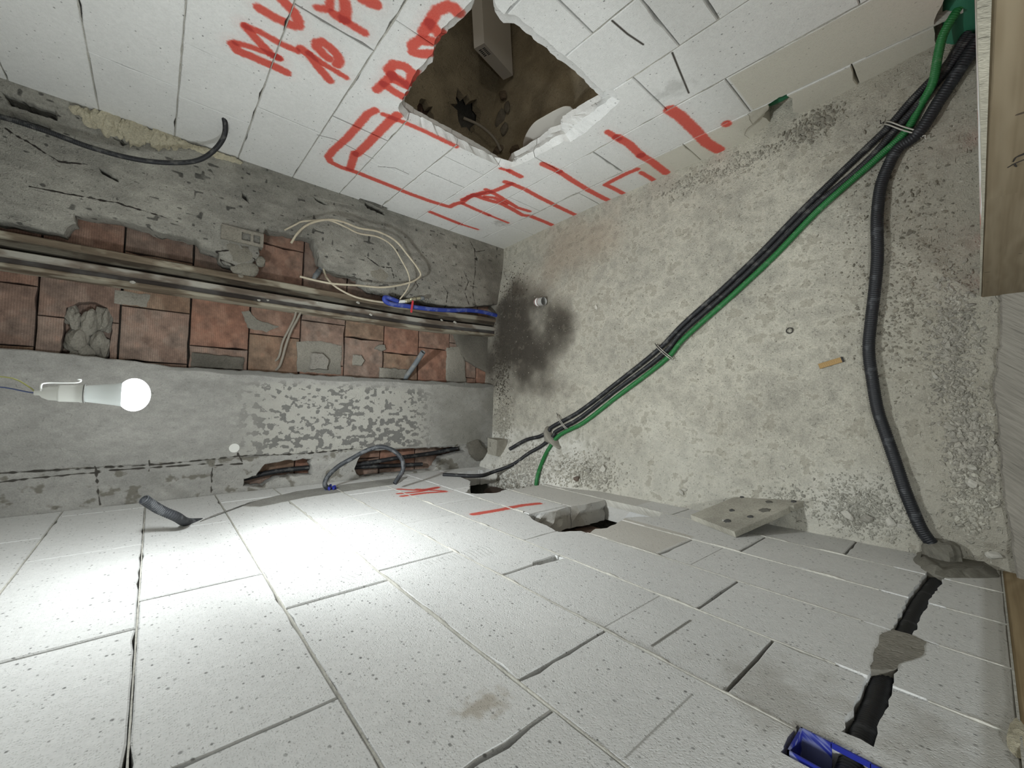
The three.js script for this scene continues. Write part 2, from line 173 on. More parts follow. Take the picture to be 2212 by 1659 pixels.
// ------------------------------------------------------------------ materials
const LU = [-2.65, 0.1], LV = [-0.15, 2.75], NW = 2048;
const L_CR = [[-0.446, 1.171, -0.443, 1.014], [-0.331, 1.44, -0.33, 1.25], [-0.549, 1.19, -0.549, 0.96], [-0.595, 0.69, -0.594, 0.454], [-1.10, 1.45, -1.153, 1.206]];
const texL = aacTexture(NW, LU[0], LU[1], LV[0], LV[1], L_STROKES, (z, y, c) => {
  if (z < -2.3 || y > 2.6) return;
  for (let i = 0; i < 4; i++) { if (Math.abs(z - L_CR[i][0]) < 0.02) { const d = segD(z, y, L_CR[i]); if (d < 0.004) tint(c, 120, 118, 112, (i ? 0.5 : 0.95) * sm((i ? 0.0016 : 0.003) / d - 0.5)); } }
  let k = blot(z, y, -0.535, 1.53, 0.035, 0.05, 60); if (k > 0) tint(c, 150, 138, 120, k * 0.5);
  if (z > -0.55 && y < 0.55) { k = sm((0.35 - y) / 0.5) * fbm(z * 6, y * 6, 3); tint(c, 150, 145, 134, k * 0.4); }
  if (y < 0.9 && z > -1.4 && z < -0.6 && y > 0.42) { const q = sm((0.72 - y) / 0.02) * sm((z + 1.28) / 0.02) * sm((-0.7 - z) / 0.02); tint(c, 186, 180, 168, q * 0.55); }
  if (y < 0.47 && z < -1.1) tint(c, 186, 182, 172, 0.4);
  if (z > -0.42) { k = blot(z, y, -0.24, 1.12, 0.13, 0.13, 26) + blot(z, y, -0.07, 1.08, 0.06, 0.14, 30); if (k > 0) tint(c, 160, 156, 148, Math.min(1, k) * 0.45); k = sm((z + 0.02) / 0.02); tint(c, 158, 154, 144, k * 0.5); }
  if (y > 0.9 && y < 1.75 && z < -0.85 && z > -1.35) {                 // diagonal scratches
    const s = Math.abs(Math.sin((z * 0.35 + y) * 210 + vn(z * 9, y * 3) * 14)), q = sm((s - 0.985) / 0.012) * sm((vn(z * 22 + 3, y * 7) - 0.55) / 0.1) * sm((0.12 - Math.abs(z + 1.09)) / 0.06) * sm((0.3 - Math.abs(y - 1.3)) / 0.1);
    if (q > 0) tint(c, 120, 118, 114, q * 0.7);
  }
}, 0.26, 214);  // left wall base tone darkened to offset the nearby bulb's light
const RU = [-2.6, 0.0], RV = [-0.15, 2.7];
const R_CR = [[-1.974, 1.44, -1.95, 1.37, -1.979, 1.177], [-0.741, 0.925, -0.735, 0.85, -0.722, 0.778], [-0.673, 0.677, -0.69, 0.6, -0.72, 0.46], [-2.03, 1.13, -1.98, 1.06, -1.985, 0.98]];
const texR = aacTexture(NW, RU[0], RU[1], RV[0], RV[1], R_STROKES, (z, y, c) => {
  for (let i = 0; i < 4; i++) { if (Math.abs(z - R_CR[i][0]) < 0.09) { const d = segD(z, y, R_CR[i]); if (d < 0.005) tint(c, 70, 66, 60, sm((i === 0 || i === 3 ? 0.0012 : 0.0026) / d - 0.4)); } }
  let k = sm((0.45 - y) / 0.6) * 0.5 + 0.12 * sm((z + 0.7) / 0.5); tint(c, 186, 182, 168, k * (0.4 + 0.6 * fbm(z * 5, y * 5, 3)));
  if (z > -1.0 && y < 0.75 && y > 0.4) { k = blot(z, y, -0.75, 0.52, 0.09, 0.05, 40); tint(c, 150, 150, 146, k * 0.35); }
  if (z < -1.95 && y < 0.4) { k = blot(z, y, -2.1, 0.25, 0.07, 0.06, 60); tint(c, 150, 148, 142, k * 0.5); }
  if (z > -1.15 && y < 0.45) { const q = sm((z + 1.18) / 0.02) * sm((0.175 - y) / 0.01) + sm((z + 0.595) / 0.01) * sm((0.43 - y) / 0.01) * sm((y - 0.18) / 0.01); tint(c, 196, 190, 172, q * 0.6); }
}, 0.07, 226);
const porB = dataTex(1024, 1024, (u, v, c) => {                       // pores and sawn texture, one tile = 0.4 m
  let g = 150 + (vn(u * 128, v * 128, 127) - 0.5) * 70 + (vn(u * 256, v * 256, 255) - 0.5) * 60;
  for (let o = 0; o < 2; o++) { const f = o ? 128 : 64, ci = Math.floor(u * f), cj = Math.floor(v * f), h = HT[((ci * 73) ^ (cj * 151) ^ (o * 977)) & 65535]; if (h < 0.34) { const d = Math.hypot(u * f - ci - 0.5, v * f - cj - 0.5); g -= 150 * sm((0.1 + 0.3 * HT[(ci * 3 + cj * 77) & 65535] - d) / 0.15); } }
  c[0] = c[1] = c[2] = g;
}, false);
const aacBL = rep(porB, (LU[1] - LU[0]) / 0.4, (LV[1] - LV[0]) / 0.4), aacBR = rep(porB, (RU[1] - RU[0]) / 0.4, (RV[1] - RV[0]) / 0.4);
const matL = [1, 0.985, 0.965].map((k) => std({ map: texL, bumpMap: aacBL, bumpScale: 0.0011, color: new THREE.Color(k, k, k * 0.995) }));
const matR = [1, 0.985, 0.97].map((k) => std({ map: texR, bumpMap: aacBR, bumpScale: 0.0008, color: new THREE.Color(k, k, k * 0.992) }));
// broken aerated concrete, mortar, plaster: one tile = 1 m
const roughB = dataTex(1024, 1024, (u, v, c) => {
  const g = 128 + (fbm(u * 16, v * 16, 6, 15) - 0.5) * 190 + (vn(u * 256, v * 256, 255) - 0.5) * 46; c[0] = c[1] = c[2] = g - 90 * sm((vn(u * 64 + 0.5, v * 64, 63) - 0.82) / 0.1);
}, false);
const grainC = dataTex(1024, 1024, (u, v, c) => {
  const g = 205 + (fbm(u * 8, v * 8, 5, 7) - 0.5) * 70 + (vn(u * 256, v * 256, 255) - 0.5) * 26; c[0] = g; c[1] = g - 1; c[2] = g - 4;
});
const mAacBroken = std({ map: grainC, bumpMap: rep(roughB, 3, 3), bumpScale: 0.006, color: hex('#e2e0d8') });
const mMortar = std({ map: grainC, bumpMap: rep(roughB, 1.5, 1.5), bumpScale: 0.004, color: hex('#a5a197') });
const mMortarPale = std({ map: grainC, bumpMap: rep(roughB, 3, 3), bumpScale: 0.003, color: hex('#dcdad2') });
const mMortarDark = std({ map: grainC, bumpMap: rep(roughB, 1.5, 1.5), bumpScale: 0.004, color: hex('#7f7b72') });
const mAdhesive = std({ map: grainC, bumpMap: rep(roughB, 4, 4), bumpScale: 0.002, color: hex('#e6e4dc') });
const mFoam = std({ map: grainC, bumpMap: rep(roughB, 6, 6), bumpScale: 0.006, color: hex('#f4ecd2') });
// rough plaster on the far wall: u = x, v = y, spans x 0.35..1.35, y -0.15..2.8
const PU = [0.3, 1.35], PV = [-0.15, 2.8];
const P_CR = [[0.80, 2.35, 0.82, 2.1, 0.80, 1.9], [0.86, 1.02, 0.82, 0.93, 0.83, 0.85, 0.77, 0.83], [0.80, 0.70, 0.75, 0.66, 0.72, 0.68], [0.79, 0.47, 0.75, 0.43, 0.68, 0.44], [0.93, 0.30, 0.86, 0.26, 0.78, 0.29, 0.70, 0.25], [1.12, 0.21, 0.95, 0.20, 0.80, 0.22, 0.69, 0.19], [1.16, 0.25, 1.10, 0.20, 1.13, 0.12], [0.70, 1.75, 0.73, 1.66, 0.70, 1.58], [0.66, 1.73, 0.63, 1.58], [1.0, 2.42, 0.93, 2.28, 0.95, 2.2]];
const texP = dataTex(1024, 2048, (u, v, c) => {
  const x = PU[0] + u * (PU[1] - PU[0]), y = PV[0] + v * (PV[1] - PV[0]);
  let g = 143 + (fbm(x * 5, y * 5, 4) - 0.5) * 46 + (fbm(x * 40, y * 18, 3) - 0.5) * 40 + (vn(x * 330, y * 330) - 0.5) * 20;
  g -= 60 * sm((vn(x * 60 + 3, y * 38) - 0.86) / 0.08);
  c[0] = g; c[1] = g * 0.985; c[2] = g * 0.925;
  for (const s of P_CR) if (x > 0.6) { const d = segD(x, y, s) + (vn(x * 90, y * 90) - 0.5) * 0.006; if (d < 0.006) tint(c, 40, 36, 32, sm(0.0024 / Math.max(d, 1e-4) - 0.6)); }
  let k = sm((0.9 - y) / 0.9); tint(c, 120, 108, 92, 0.22 * k); k = blot(x, y, 0.75, 0.0, 0.4, 0.2, 8); tint(c, 70, 64, 56, k * 0.5);
});
const mPlaster = std({ map: texP, bumpMap: rep(roughB, (PU[1] - PU[0]) / 0.6, (PV[1] - PV[0]) / 0.6), bumpScale: 0.008 });
// flaked pilaster and the masonry strip: x -0.55..0.25
const QU = [-0.55, 0.25], QV = [-0.15, 2.8];
const Q_CR = [[-0.31, 2.8, -0.318, 1.9, -0.305, 1.62, -0.31, 1.3, -0.30, 1.02], [-0.31, 2.12, -0.40, 2.11, -0.47, 2.1], [-0.345, 1.95, -0.30, 1.95], [-0.33, 2.11, -0.33, 1.72, -0.47, 1.72], [-0.29, 1.62, -0.33, 1.6], [-0.33, 1.35, -0.30, 1.33], [-0.34, 1.72, -0.34, 1.6], [0.02, 2.05, 0.0, 1.95], [-0.36, 2.5, -0.34, 2.3, -0.335, 2.1]];
const texQ = dataTex(1024, 2048, (u, v, c) => {
  const x = QU[0] + u * (QU[1] - QU[0]), y = QV[0] + v * (QV[1] - QV[0]);
  let g = 152 + (fbm(x * 7, y * 4, 4) - 0.5) * 40 + (fbm(x * 50, y * 30, 3) - 0.5) * 26 + (vn(x * 330, y * 330) - 0.5) * 14;
  c[0] = g; c[1] = g * 0.99; c[2] = g * 0.955;
  if (x > -0.31) {
    const w = sm((y - 0.45) / 0.25) * sm((1.72 - y) / 0.3) * sm((0.10 - x) / 0.06);
    const q = fbm(x * 52 + 7, y * 40, 4) + 0.22 * (fbm(x * 5, y * 4, 2) - 0.5);
    tint(c, 172, 170, 161, w * 0.75); tint(c, 108, 107, 103, w * sm((q - 0.515) / 0.03) * 0.92);
    tint(c, 112, 110, 100, sm((0.75 - y) / 0.6) * 0.45 * fbm(x * 6 + 2, y * 6, 3) * 1.6);
    tint(c, 104, 103, 98, sm((x - 0.098 + (vn(y * 9, 3) - 0.5) * 0.02) / 0.008) * 0.7 * sm((2.0 - y) / 0.2));
  } else { tint(c, 104, 100, 90, 0.75 * sm((fbm(x * 26, y * 22, 4) - 0.55) / 0.12)); }
  for (const s of Q_CR) { const d = segD(x, y, s) + (vn(x * 70, y * 70) - 0.5) * 0.008; if (d < 0.005) tint(c, 56, 53, 48, sm(0.0022 / Math.max(d, 1e-4) - 0.6) * 0.9); }
});
const mPilaster = std({ map: texQ, bumpMap: rep(roughB, (QU[1] - QU[0]) / 0.8, (QV[1] - QV[0]) / 0.8), bumpScale: 0.004 });
// floor: x -1..1.4, z -2.7..0.2
const FU = [-1.0, 1.4], FV = [-2.7, 0.2];
const texF = dataTex(2048, 2048, (u, v, c) => {
  const x = FU[0] + u * (FU[1] - FU[0]), z = FV[0] + v * (FV[1] - FV[0]);
  const n1 = fbm(x * 4 + 3, z * 4, 4), n2 = fbm(x * 24, z * 24, 4), n = vn(x * 330, z * 330);
  let g = 178 + (n1 - 0.5) * 36 + (n2 - 0.5) * 52 + (n - 0.5) * 26;
  c[0] = g; c[1] = g * 0.978; c[2] = g * 0.905;
  let k = sm((-0.02 - x + (n1 - 0.5) * 0.5) / 0.4); tint(c, 196, 194, 184, k * 0.45);              // white block dust by the left wall
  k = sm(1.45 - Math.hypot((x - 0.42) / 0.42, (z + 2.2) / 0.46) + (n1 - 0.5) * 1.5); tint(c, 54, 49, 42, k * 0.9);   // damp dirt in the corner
  k = sm(1.1 - Math.hypot((x - 0.92) / 0.3, (z + 1.75) / 0.5) + (n1 - 0.5) * 1.4); tint(c, 150, 134, 116, k * 0.5);
  k = sm((z + 0.45 + (n1 - 0.5) * 0.3) / 0.4); tint(c, 142, 137, 124, k * 0.6);
  k = sm((-1.35 - z) / 0.3) * sm((-0.16 - x + (n2 - 0.5) * 0.2) / 0.12); tint(c, 214, 212, 204, k * 0.75);
  k = sm((n2 - 0.62) / 0.08) * 0.35; tint(c, 120, 115, 102, k);
  k = sm((vn(x * 150 + 40, z * 150) - 0.93) / 0.05); tint(c, 205, 202, 192, k * 0.8);
  k = sm(1.0 - Math.hypot((x + 0.36) / 0.2, (z + 0.3) / 0.22) + (n1 - 0.5)); tint(c, 200, 198, 190, k * 0.5);
});
const mFloor = std({ map: texF, bumpMap: rep(roughB, (FU[1] - FU[0]) / 0.55, (FV[1] - FV[0]) / 0.55), bumpScale: 0.007 });
// terracotta: comb lines run level, tile 0.25 m
const terC = dataTex(512, 512, (u, v, c) => {
  const g = 1 + (fbm(u * 8, v * 8, 4, 7) - 0.5) * 0.5 + 0.05 * Math.sin(v * 6.28318 * 32) * (0.4 + vn(u * 8, v * 8, 7)) + (vn(u * 128, v * 128, 127) - 0.5) * 0.12;
  const d = sm((fbm(u * 4 + 2, v * 4, 5, 3) - 0.5) / 0.12) * 0.5; c[0] = lerp(142, 146, d) * g; c[1] = lerp(122, 134, d) * g; c[2] = lerp(110, 124, d) * g;
  const w = sm((vn(u * 64, v * 128, 63) - 0.92) / 0.05); tint(c, 205, 195, 182, w * 0.6);
});
const terB = dataTex(512, 512, (u, v, c) => { c[0] = c[1] = c[2] = 140 + 70 * Math.sin(v * 6.28318 * 32) + (fbm(u * 16, v * 16, 4, 15) - 0.5) * 70; }, false);
const mTer = ['#f0eae6', '#f6e2d8', '#e2dad6', '#ece0d0', '#f6d6c8'].map((c) => std({ map: terC, bumpMap: terB, bumpScale: 0.0009, color: hex(c) }));
const mTerDark = std({ map: terC, bumpMap: terB, bumpScale: 0.002, color: hex('#a8988e') });
// timber, v along the grain, tile 1 m
const woodC = dataTex(512, 1024, (u, v, c) => {
  const w = u * 30 + fbm(u * 4, v * 4, 3, 3) * 5, g = 0.5 + 0.5 * Math.sin(w * 2.6), f = vn(u * 128, v * 8, 127);
  c[0] = 194 - 16 * g - 14 * f; c[1] = 180 - 17 * g - 14 * f; c[2] = 156 - 18 * g - 14 * f;
});
const mBoard = std({ map: woodC, roughness: 0.8, color: hex('#c4c0b8') });
const mBoardEdge = std({ map: woodC, roughness: 0.85, color: hex('#fff6e2') });
const oldWood = dataTex(512, 1024, (u, v, c) => {
  const g = fbm(u * 32, v * 8, 5, 31), d = sm((fbm(u * 8 + 3, v * 8, 4, 7) - 0.42) / 0.2);
  c[0] = lerp(86 + 60 * g, 152 + 30 * g, d); c[1] = lerp(76 + 58 * g, 148 + 30 * g, d); c[2] = lerp(64 + 56 * g, 136 + 30 * g, d);
});
const mPost = std({ map: oldWood, bumpMap: rep(roughB, 2, 0.6), bumpScale: 0.004, color: hex('#f0ece2') });
const mPostGrey = std({ map: oldWood, bumpMap: rep(roughB, 2, 0.6), bumpScale: 0.003, color: hex('#f0f0f2') });
const dusty = (base, dust, amt) => dataTex(256, 256, (u, v, c) => { const d = sm((fbm(u * 8, v * 8, 4, 7) - 0.62 + amt) / 0.12) * 0.55; c[0] = lerp(base[0], dust[0], d); c[1] = lerp(base[1], dust[1], d); c[2] = lerp(base[2], dust[2], d); });
const mBlack = std({ map: dusty([34, 35, 38], [112, 110, 104], 0.02), roughness: 0.55 });
const mBlackPipe = std({ map: dusty([26, 28, 33], [92, 94, 96], -0.02), roughness: 0.5 });
const mGreen = std({ map: dusty([34, 112, 56], [120, 140, 112], -0.04), roughness: 0.5 });
const mGreyCond = std({ map: dusty([58, 60, 64], [120, 122, 124], 0.05), roughness: 0.55 });
const mWire = std({ color: hex('#b9b6ae'), roughness: 0.4, metalness: 0.5 });
const mCable = std({ map: dusty([196, 186, 164], [170, 160, 140], 0.05), roughness: 0.6 });
const mGreyWire = std({ color: hex('#8f887c'), roughness: 0.7 });
const mBlue = std({ map: dusty([48, 66, 150], [120, 128, 170], 0.06), roughness: 0.6 });
const mBlueBox = std({ map: dusty([34, 44, 138], [186, 188, 190], 0.14), roughness: 0.5 });
const mPlastic = std({ color: hex('#e6e8e4'), roughness: 0.5 });
const mBrass = std({ color: hex('#b8b49a'), roughness: 0.4, metalness: 0.6 });
const mRed = std({ color: hex('#d0404a'), roughness: 0.6 });
const mGreyPipe = std({ map: dusty([108, 114, 118], [140, 138, 132], 0.08), roughness: 0.55 });
const mCeil = std({ map: grainC, color: hex('#f2f1ec') });

// ------------------------------------------------------------------ geometry helpers
function creased(g, a = 0.6) { return toCreasedNormals(g, a); }
function soup(tris) { const g = new THREE.BufferGeometry(); const p = new Float32Array(tris.length * 3); tris.forEach((t, i) => { p[i * 3] = t.x; p[i * 3 + 1] = t.y; p[i * 3 + 2] = t.z; }); g.setAttribute('position', new THREE.BufferAttribute(p, 3)); g.computeVertexNormals(); return g; }
// closed solid from rings of equal length; the first and last ring are capped flat in the (e1, e2) plane
function loft(rings, proj) {
  const T = [], n = rings[0].length;
  for (let r = 0; r + 1 < rings.length; r++) for (let i = 0; i < n; i++) { const a = rings[r][i], b = rings[r][(i + 1) % n], c = rings[r + 1][(i + 1) % n], d = rings[r + 1][i]; T.push(a, b, c, a, c, d); }
  for (const [r, flip] of [[0, true], [rings.length - 1, false]]) {
    const pts = rings[r].map(proj), f = THREE.ShapeUtils.triangulateShape(pts, []), ccw = THREE.ShapeUtils.area(pts) > 0;
    for (const [a, b, c] of f) { const A = rings[r][a], B = rings[r][b], C = rings[r][c]; (flip !== ccw) ? T.push(A, B, C) : T.push(A, C, B); }
  }
  return T;
}
function solid(rings, proj) {                                         // as loft, turned outside-out if needed
  const T = loft(rings, proj); let v = 0;
  for (let i = 0; i < T.length; i += 3) v += T[i].dot(new THREE.Vector3().crossVectors(T[i + 1], T[i + 2]));
  if (v < 0) for (let i = 0; i < T.length; i += 3) { const t = T[i + 1]; T[i + 1] = T[i + 2]; T[i + 2] = t; }
  return soup(T);
}
function dense(poly, step, jit, r, closed = true) {                   // resample a polygon and roughen it
  const o = []; const n = poly.length;
  for (let i = 0; i < (closed ? n : n - 1); i++) { const a = poly[i], b = poly[(i + 1) % n], L = Math.hypot(b[0] - a[0], b[1] - a[1]), k = Math.max(1, Math.round(L / step)); for (let j = 0; j < k; j++) { const t = j / k; o.push([lerp(a[0], b[0], t) + (j ? (r() - 0.5) * jit : 0), lerp(a[1], b[1], t) + (j ? (r() - 0.5) * jit : 0)]); } }
  if (!closed) o.push(poly[n - 1]);
  return o;
}
function planarUV(g, fn) { const p = g.attributes.position, uv = new Float32Array(p.count * 2), v = new THREE.Vector3(); for (let i = 0; i < p.count; i++) { v.fromBufferAttribute(p, i); const q = fn(v); uv[i * 2] = q[0]; uv[i * 2 + 1] = q[1]; } g.setAttribute('uv', new THREE.BufferAttribute(uv, 2)); return g; }
// wall frames: (depth, y, z) -> world; depth grows into the wall
const onL = (d, y, z) => new THREE.Vector3(XL - d, y, z), onR = (d, y, z) => new THREE.Vector3(XR + d, y, z), onB = (d, y, x) => new THREE.Vector3(x, y, ZB - d);
const uvL = (p) => [(p.z + (XL - p.x) * 0.8 - LU[0]) / (LU[1] - LU[0]), (p.y + (XL - p.x) * 0.6 - LV[0]) / (LV[1] - LV[0])];
const uvR = (p) => [(p.z + (p.x - XR) * 0.8 - RU[0]) / (RU[1] - RU[0]), (p.y + (p.x - XR) * 0.6 - RV[0]) / (RV[1] - RV[0])];
const uvBox = (p) => [p.x + p.z * 0.83, p.y + p.z * 0.31 + p.x * 0.17];
const EV = new Evaluator(); EV.attributes = ['position', 'normal']; EV.useGroups = false;
function cut(g, cutters) { let b = new Brush(g); b.updateMatrixWorld(); for (const c of cutters) b = EV.evaluate(b, c, SUBTRACTION); const o = b.geometry; const q = o.index ? o.toNonIndexed() : o; q.deleteAttribute('normal'); q.computeVertexNormals(); return q; }
function brush(g) { const b = new Brush(g); b.updateMatrixWorld(); return b; }
// one laid block: slightly worn edges, bevelled arris, full thickness behind
function block(frame, y0, y1, z0, z1, r, T = 0.1, chip = 1) {
  const pr = (r() - 0.5) * 0.0022, out = [], put = (z, y) => out.push([z, y]), edge = (za, ya, zb, yb) => {
    const L = Math.hypot(zb - za, yb - ya), k = Math.max(2, Math.round(L / 0.045)), nx = -(yb - ya) / L, ny = (zb - za) / L;
    for (let i = 0; i < k; i++) { const t = i / k; let d = i ? r() * 0.0012 : 0; if (i && r() < 0.1 * chip) d += r() * 0.006; put(lerp(za, zb, t) + nx * d, lerp(ya, yb, t) + ny * d); }
  };
  edge(z0, y0, z1, y0); edge(z1, y0, z1, y1); edge(z1, y1, z0, y1); edge(z0, y1, z0, y0);
  const cz = (z0 + z1) / 2, cy = (y0 + y1) / 2, ins = (q, d) => [q[0] - Math.sign(q[0] - cz) * Math.min(d, Math.abs(q[0] - cz)), q[1] - Math.sign(q[1] - cy) * Math.min(d, Math.abs(q[1] - cy))];
  const ring = (d, k) => out.map((q) => { const m = k ? ins(q, k) : q; return frame(d + pr, m[1], m[0]); });
  const a = frame(0, 0, 0), b = frame(0, 0, 1), ax = b.sub(a); return solid([ring(0, 0.0026), ring(0.0026, 0), ring(T, 0)], (p) => new THREE.Vector2(p.dot(ax), p.y));
}
function rough(g, amp, f, k = 0) { const p = g.attributes.position, v = new THREE.Vector3(), n = new THREE.Vector3(); for (let i = 0; i < p.count; i++) { v.fromBufferAttribute(p, i); const q = v.clone(); p.setXYZ(i, v.x + amp * n3(q, f, k), v.y + amp * n3(q, f, k + 7.3), v.z + amp * n3(q, f, k + 15.1)); } g.computeVertexNormals(); return g; }
function tubeGeo(pts, radius, o = {}) {                                // o.pitch/o.amp: corrugation; o.hollow: open end with a wall
  const cv = new THREE.CatmullRomCurve3(pts.map((p) => p.isVector3 ? p : V3(p)), false, 'centripetal'), L = cv.getLength(), seg = o.seg ?? 10;
  const n = o.pitch ? Math.max(8, Math.round(L / o.pitch) * 3) : Math.max(8, Math.round(L / (o.step ?? 0.012)));
  const fr = cv.computeFrenetFrames(n, false), P = [], U = [], I = [], prof = [];
  for (let i = 0; i <= n; i++) prof.push([i / n, radius - (o.pitch && i % 3 === 0 ? o.amp : 0), i]);
  if (o.hollow) { prof.push([1, radius - 0.0028, n]); prof.push([1 - Math.min(0.9, 0.06 / L), radius - 0.0032, n]); }
  for (const [t, rr, i] of prof) { const c = cv.getPointAt(t); for (let j = 0; j <= seg; j++) { const a = j / seg * Math.PI * 2, ca = Math.cos(a) * rr, sa = Math.sin(a) * rr, N = fr.normals[i], B = fr.binormals[i]; P.push(c.x + N.x * ca + B.x * sa, c.y + N.y * ca + B.y * sa, c.z + N.z * ca + B.z * sa); U.push(j / seg * 0.5, t * L * 4); } }
  for (let i = 0; i + 1 < prof.length; i++) for (let j = 0; j < seg; j++) { const a = i * (seg + 1) + j, b = a + seg + 1; I.push(a, a + 1, b, b, a + 1, b + 1); }
  const cap = (row, flip) => { const c0 = P.length / 3, base = row * (seg + 1); let x = 0, y = 0, z = 0; for (let j = 0; j < seg; j++) { x += P[(base + j) * 3] / seg; y += P[(base + j) * 3 + 1] / seg; z += P[(base + j) * 3 + 2] / seg; } P.push(x, y, z); U.push(0, 0); for (let j = 0; j < seg; j++) flip ? I.push(c0, base + j + 1, base + j) : I.push(c0, base + j, base + j + 1); };
  cap(0, true); cap(prof.length - 1, false);
  const g = new THREE.BufferGeometry(); g.setAttribute('position', new THREE.Float32BufferAttribute(P, 3)); g.setAttribute('uv', new THREE.Float32BufferAttribute(U, 2)); g.setIndex(I); g.computeVertexNormals();
  return o.pitch ? g : g;
}
function lump(c, sx, sy, sz, amp, seed, det = 3, f = 9) { const g = new THREE.IcosahedronGeometry(1, det); const p = g.attributes.position, v = new THREE.Vector3(); for (let i = 0; i < p.count; i++) { v.fromBufferAttribute(p, i); const q = v.clone().multiplyScalar(0.15); const k = 1 + amp * (n3(q, f, seed) + 0.5 * n3(q, f * 2.3, seed + 4)); p.setXYZ(i, c.x + v.x * sx * k, c.y + v.y * sy * k, c.z + v.z * sz * k); } g.computeVertexNormals(); return planarUV(g, uvBox); }
function chunk(c, s, seed, flat = 0.5) { const r = rng(seed), g = new THREE.IcosahedronGeometry(1, 1), p = g.attributes.position, v = new THREE.Vector3(), pl = []; for (let i = 0; i < 9; i++) pl.push([new THREE.Vector3(r() - 0.5, r() - 0.5, r() - 0.5).normalize(), 0.45 + 0.4 * r()]); for (let i = 0; i < p.count; i++) { v.fromBufferAttribute(p, i); for (const [n, d] of pl) { const k = v.dot(n); if (k > d) v.addScaledVector(n, d - k); } p.setXYZ(i, v.x * s * 1.25, v.y * s * flat, v.z * s * 0.85); } const q = g; q.rotateY(r() * 6.28); q.translate(c.x, c.y, c.z); const o = q.index ? q.toNonIndexed() : q; o.computeVertexNormals(); return planarUV(o, uvBox); }
function boxG(x0, x1, y0, y1, z0, z1) { const g = new THREE.BoxGeometry(x1 - x0, y1 - y0, z1 - z0); g.translate((x0 + x1) / 2, (y0 + y1) / 2, (z0 + z1) / 2); return planarUV(g.toNonIndexed(), uvBox); }
function rbox(w, h, d, r = 0.004, s = 2) { return new RoundedBoxGeometry(w, h, d, s, r); }

// ------------------------------------------------------------------ floor shape
function hL(z) { return interp(z, [-2.6, -2.0, -1.6, -1.39, -1.14, -0.45, -0.3, -0.1, 0.2], [0.10, 0.15, 0.17, 0.07, 0.05, -0.005, -0.01, -0.02, -0.02]); }
function hR(z) { return interp(z, [-2.6, -2.45, -1.65, -0.92, -0.63, -0.43, -0.25, -0.05, 0.2], [-0.08, -0.07, -0.012, -0.01, 0.004, 0.028, 0.053, 0.09, 0.1]); }
function floorY(x, z) { return hL(z) * sm(1 - (x + 0.484) / 0.22) + hR(z) * sm((x - 0.55) / 0.64); }
function floorN(x, z) {
  const rubb = sm((-0.1 - x) / 0.2) * 0.7 + sm((z + 0.3) / 0.2) * 0.6 + sm(1.1 - Math.hypot((x - 0.3) / 0.4, (z + 2.3) / 0.3)) * 0.7;
  return floorY(x, z) + (fbm(x * 6, z * 6, 3) - 0.5) * 0.014 + (fbm(x * 28 + 4, z * 28, 3) - 0.5) * (0.006 + 0.016 * Math.min(1, rubb));
}

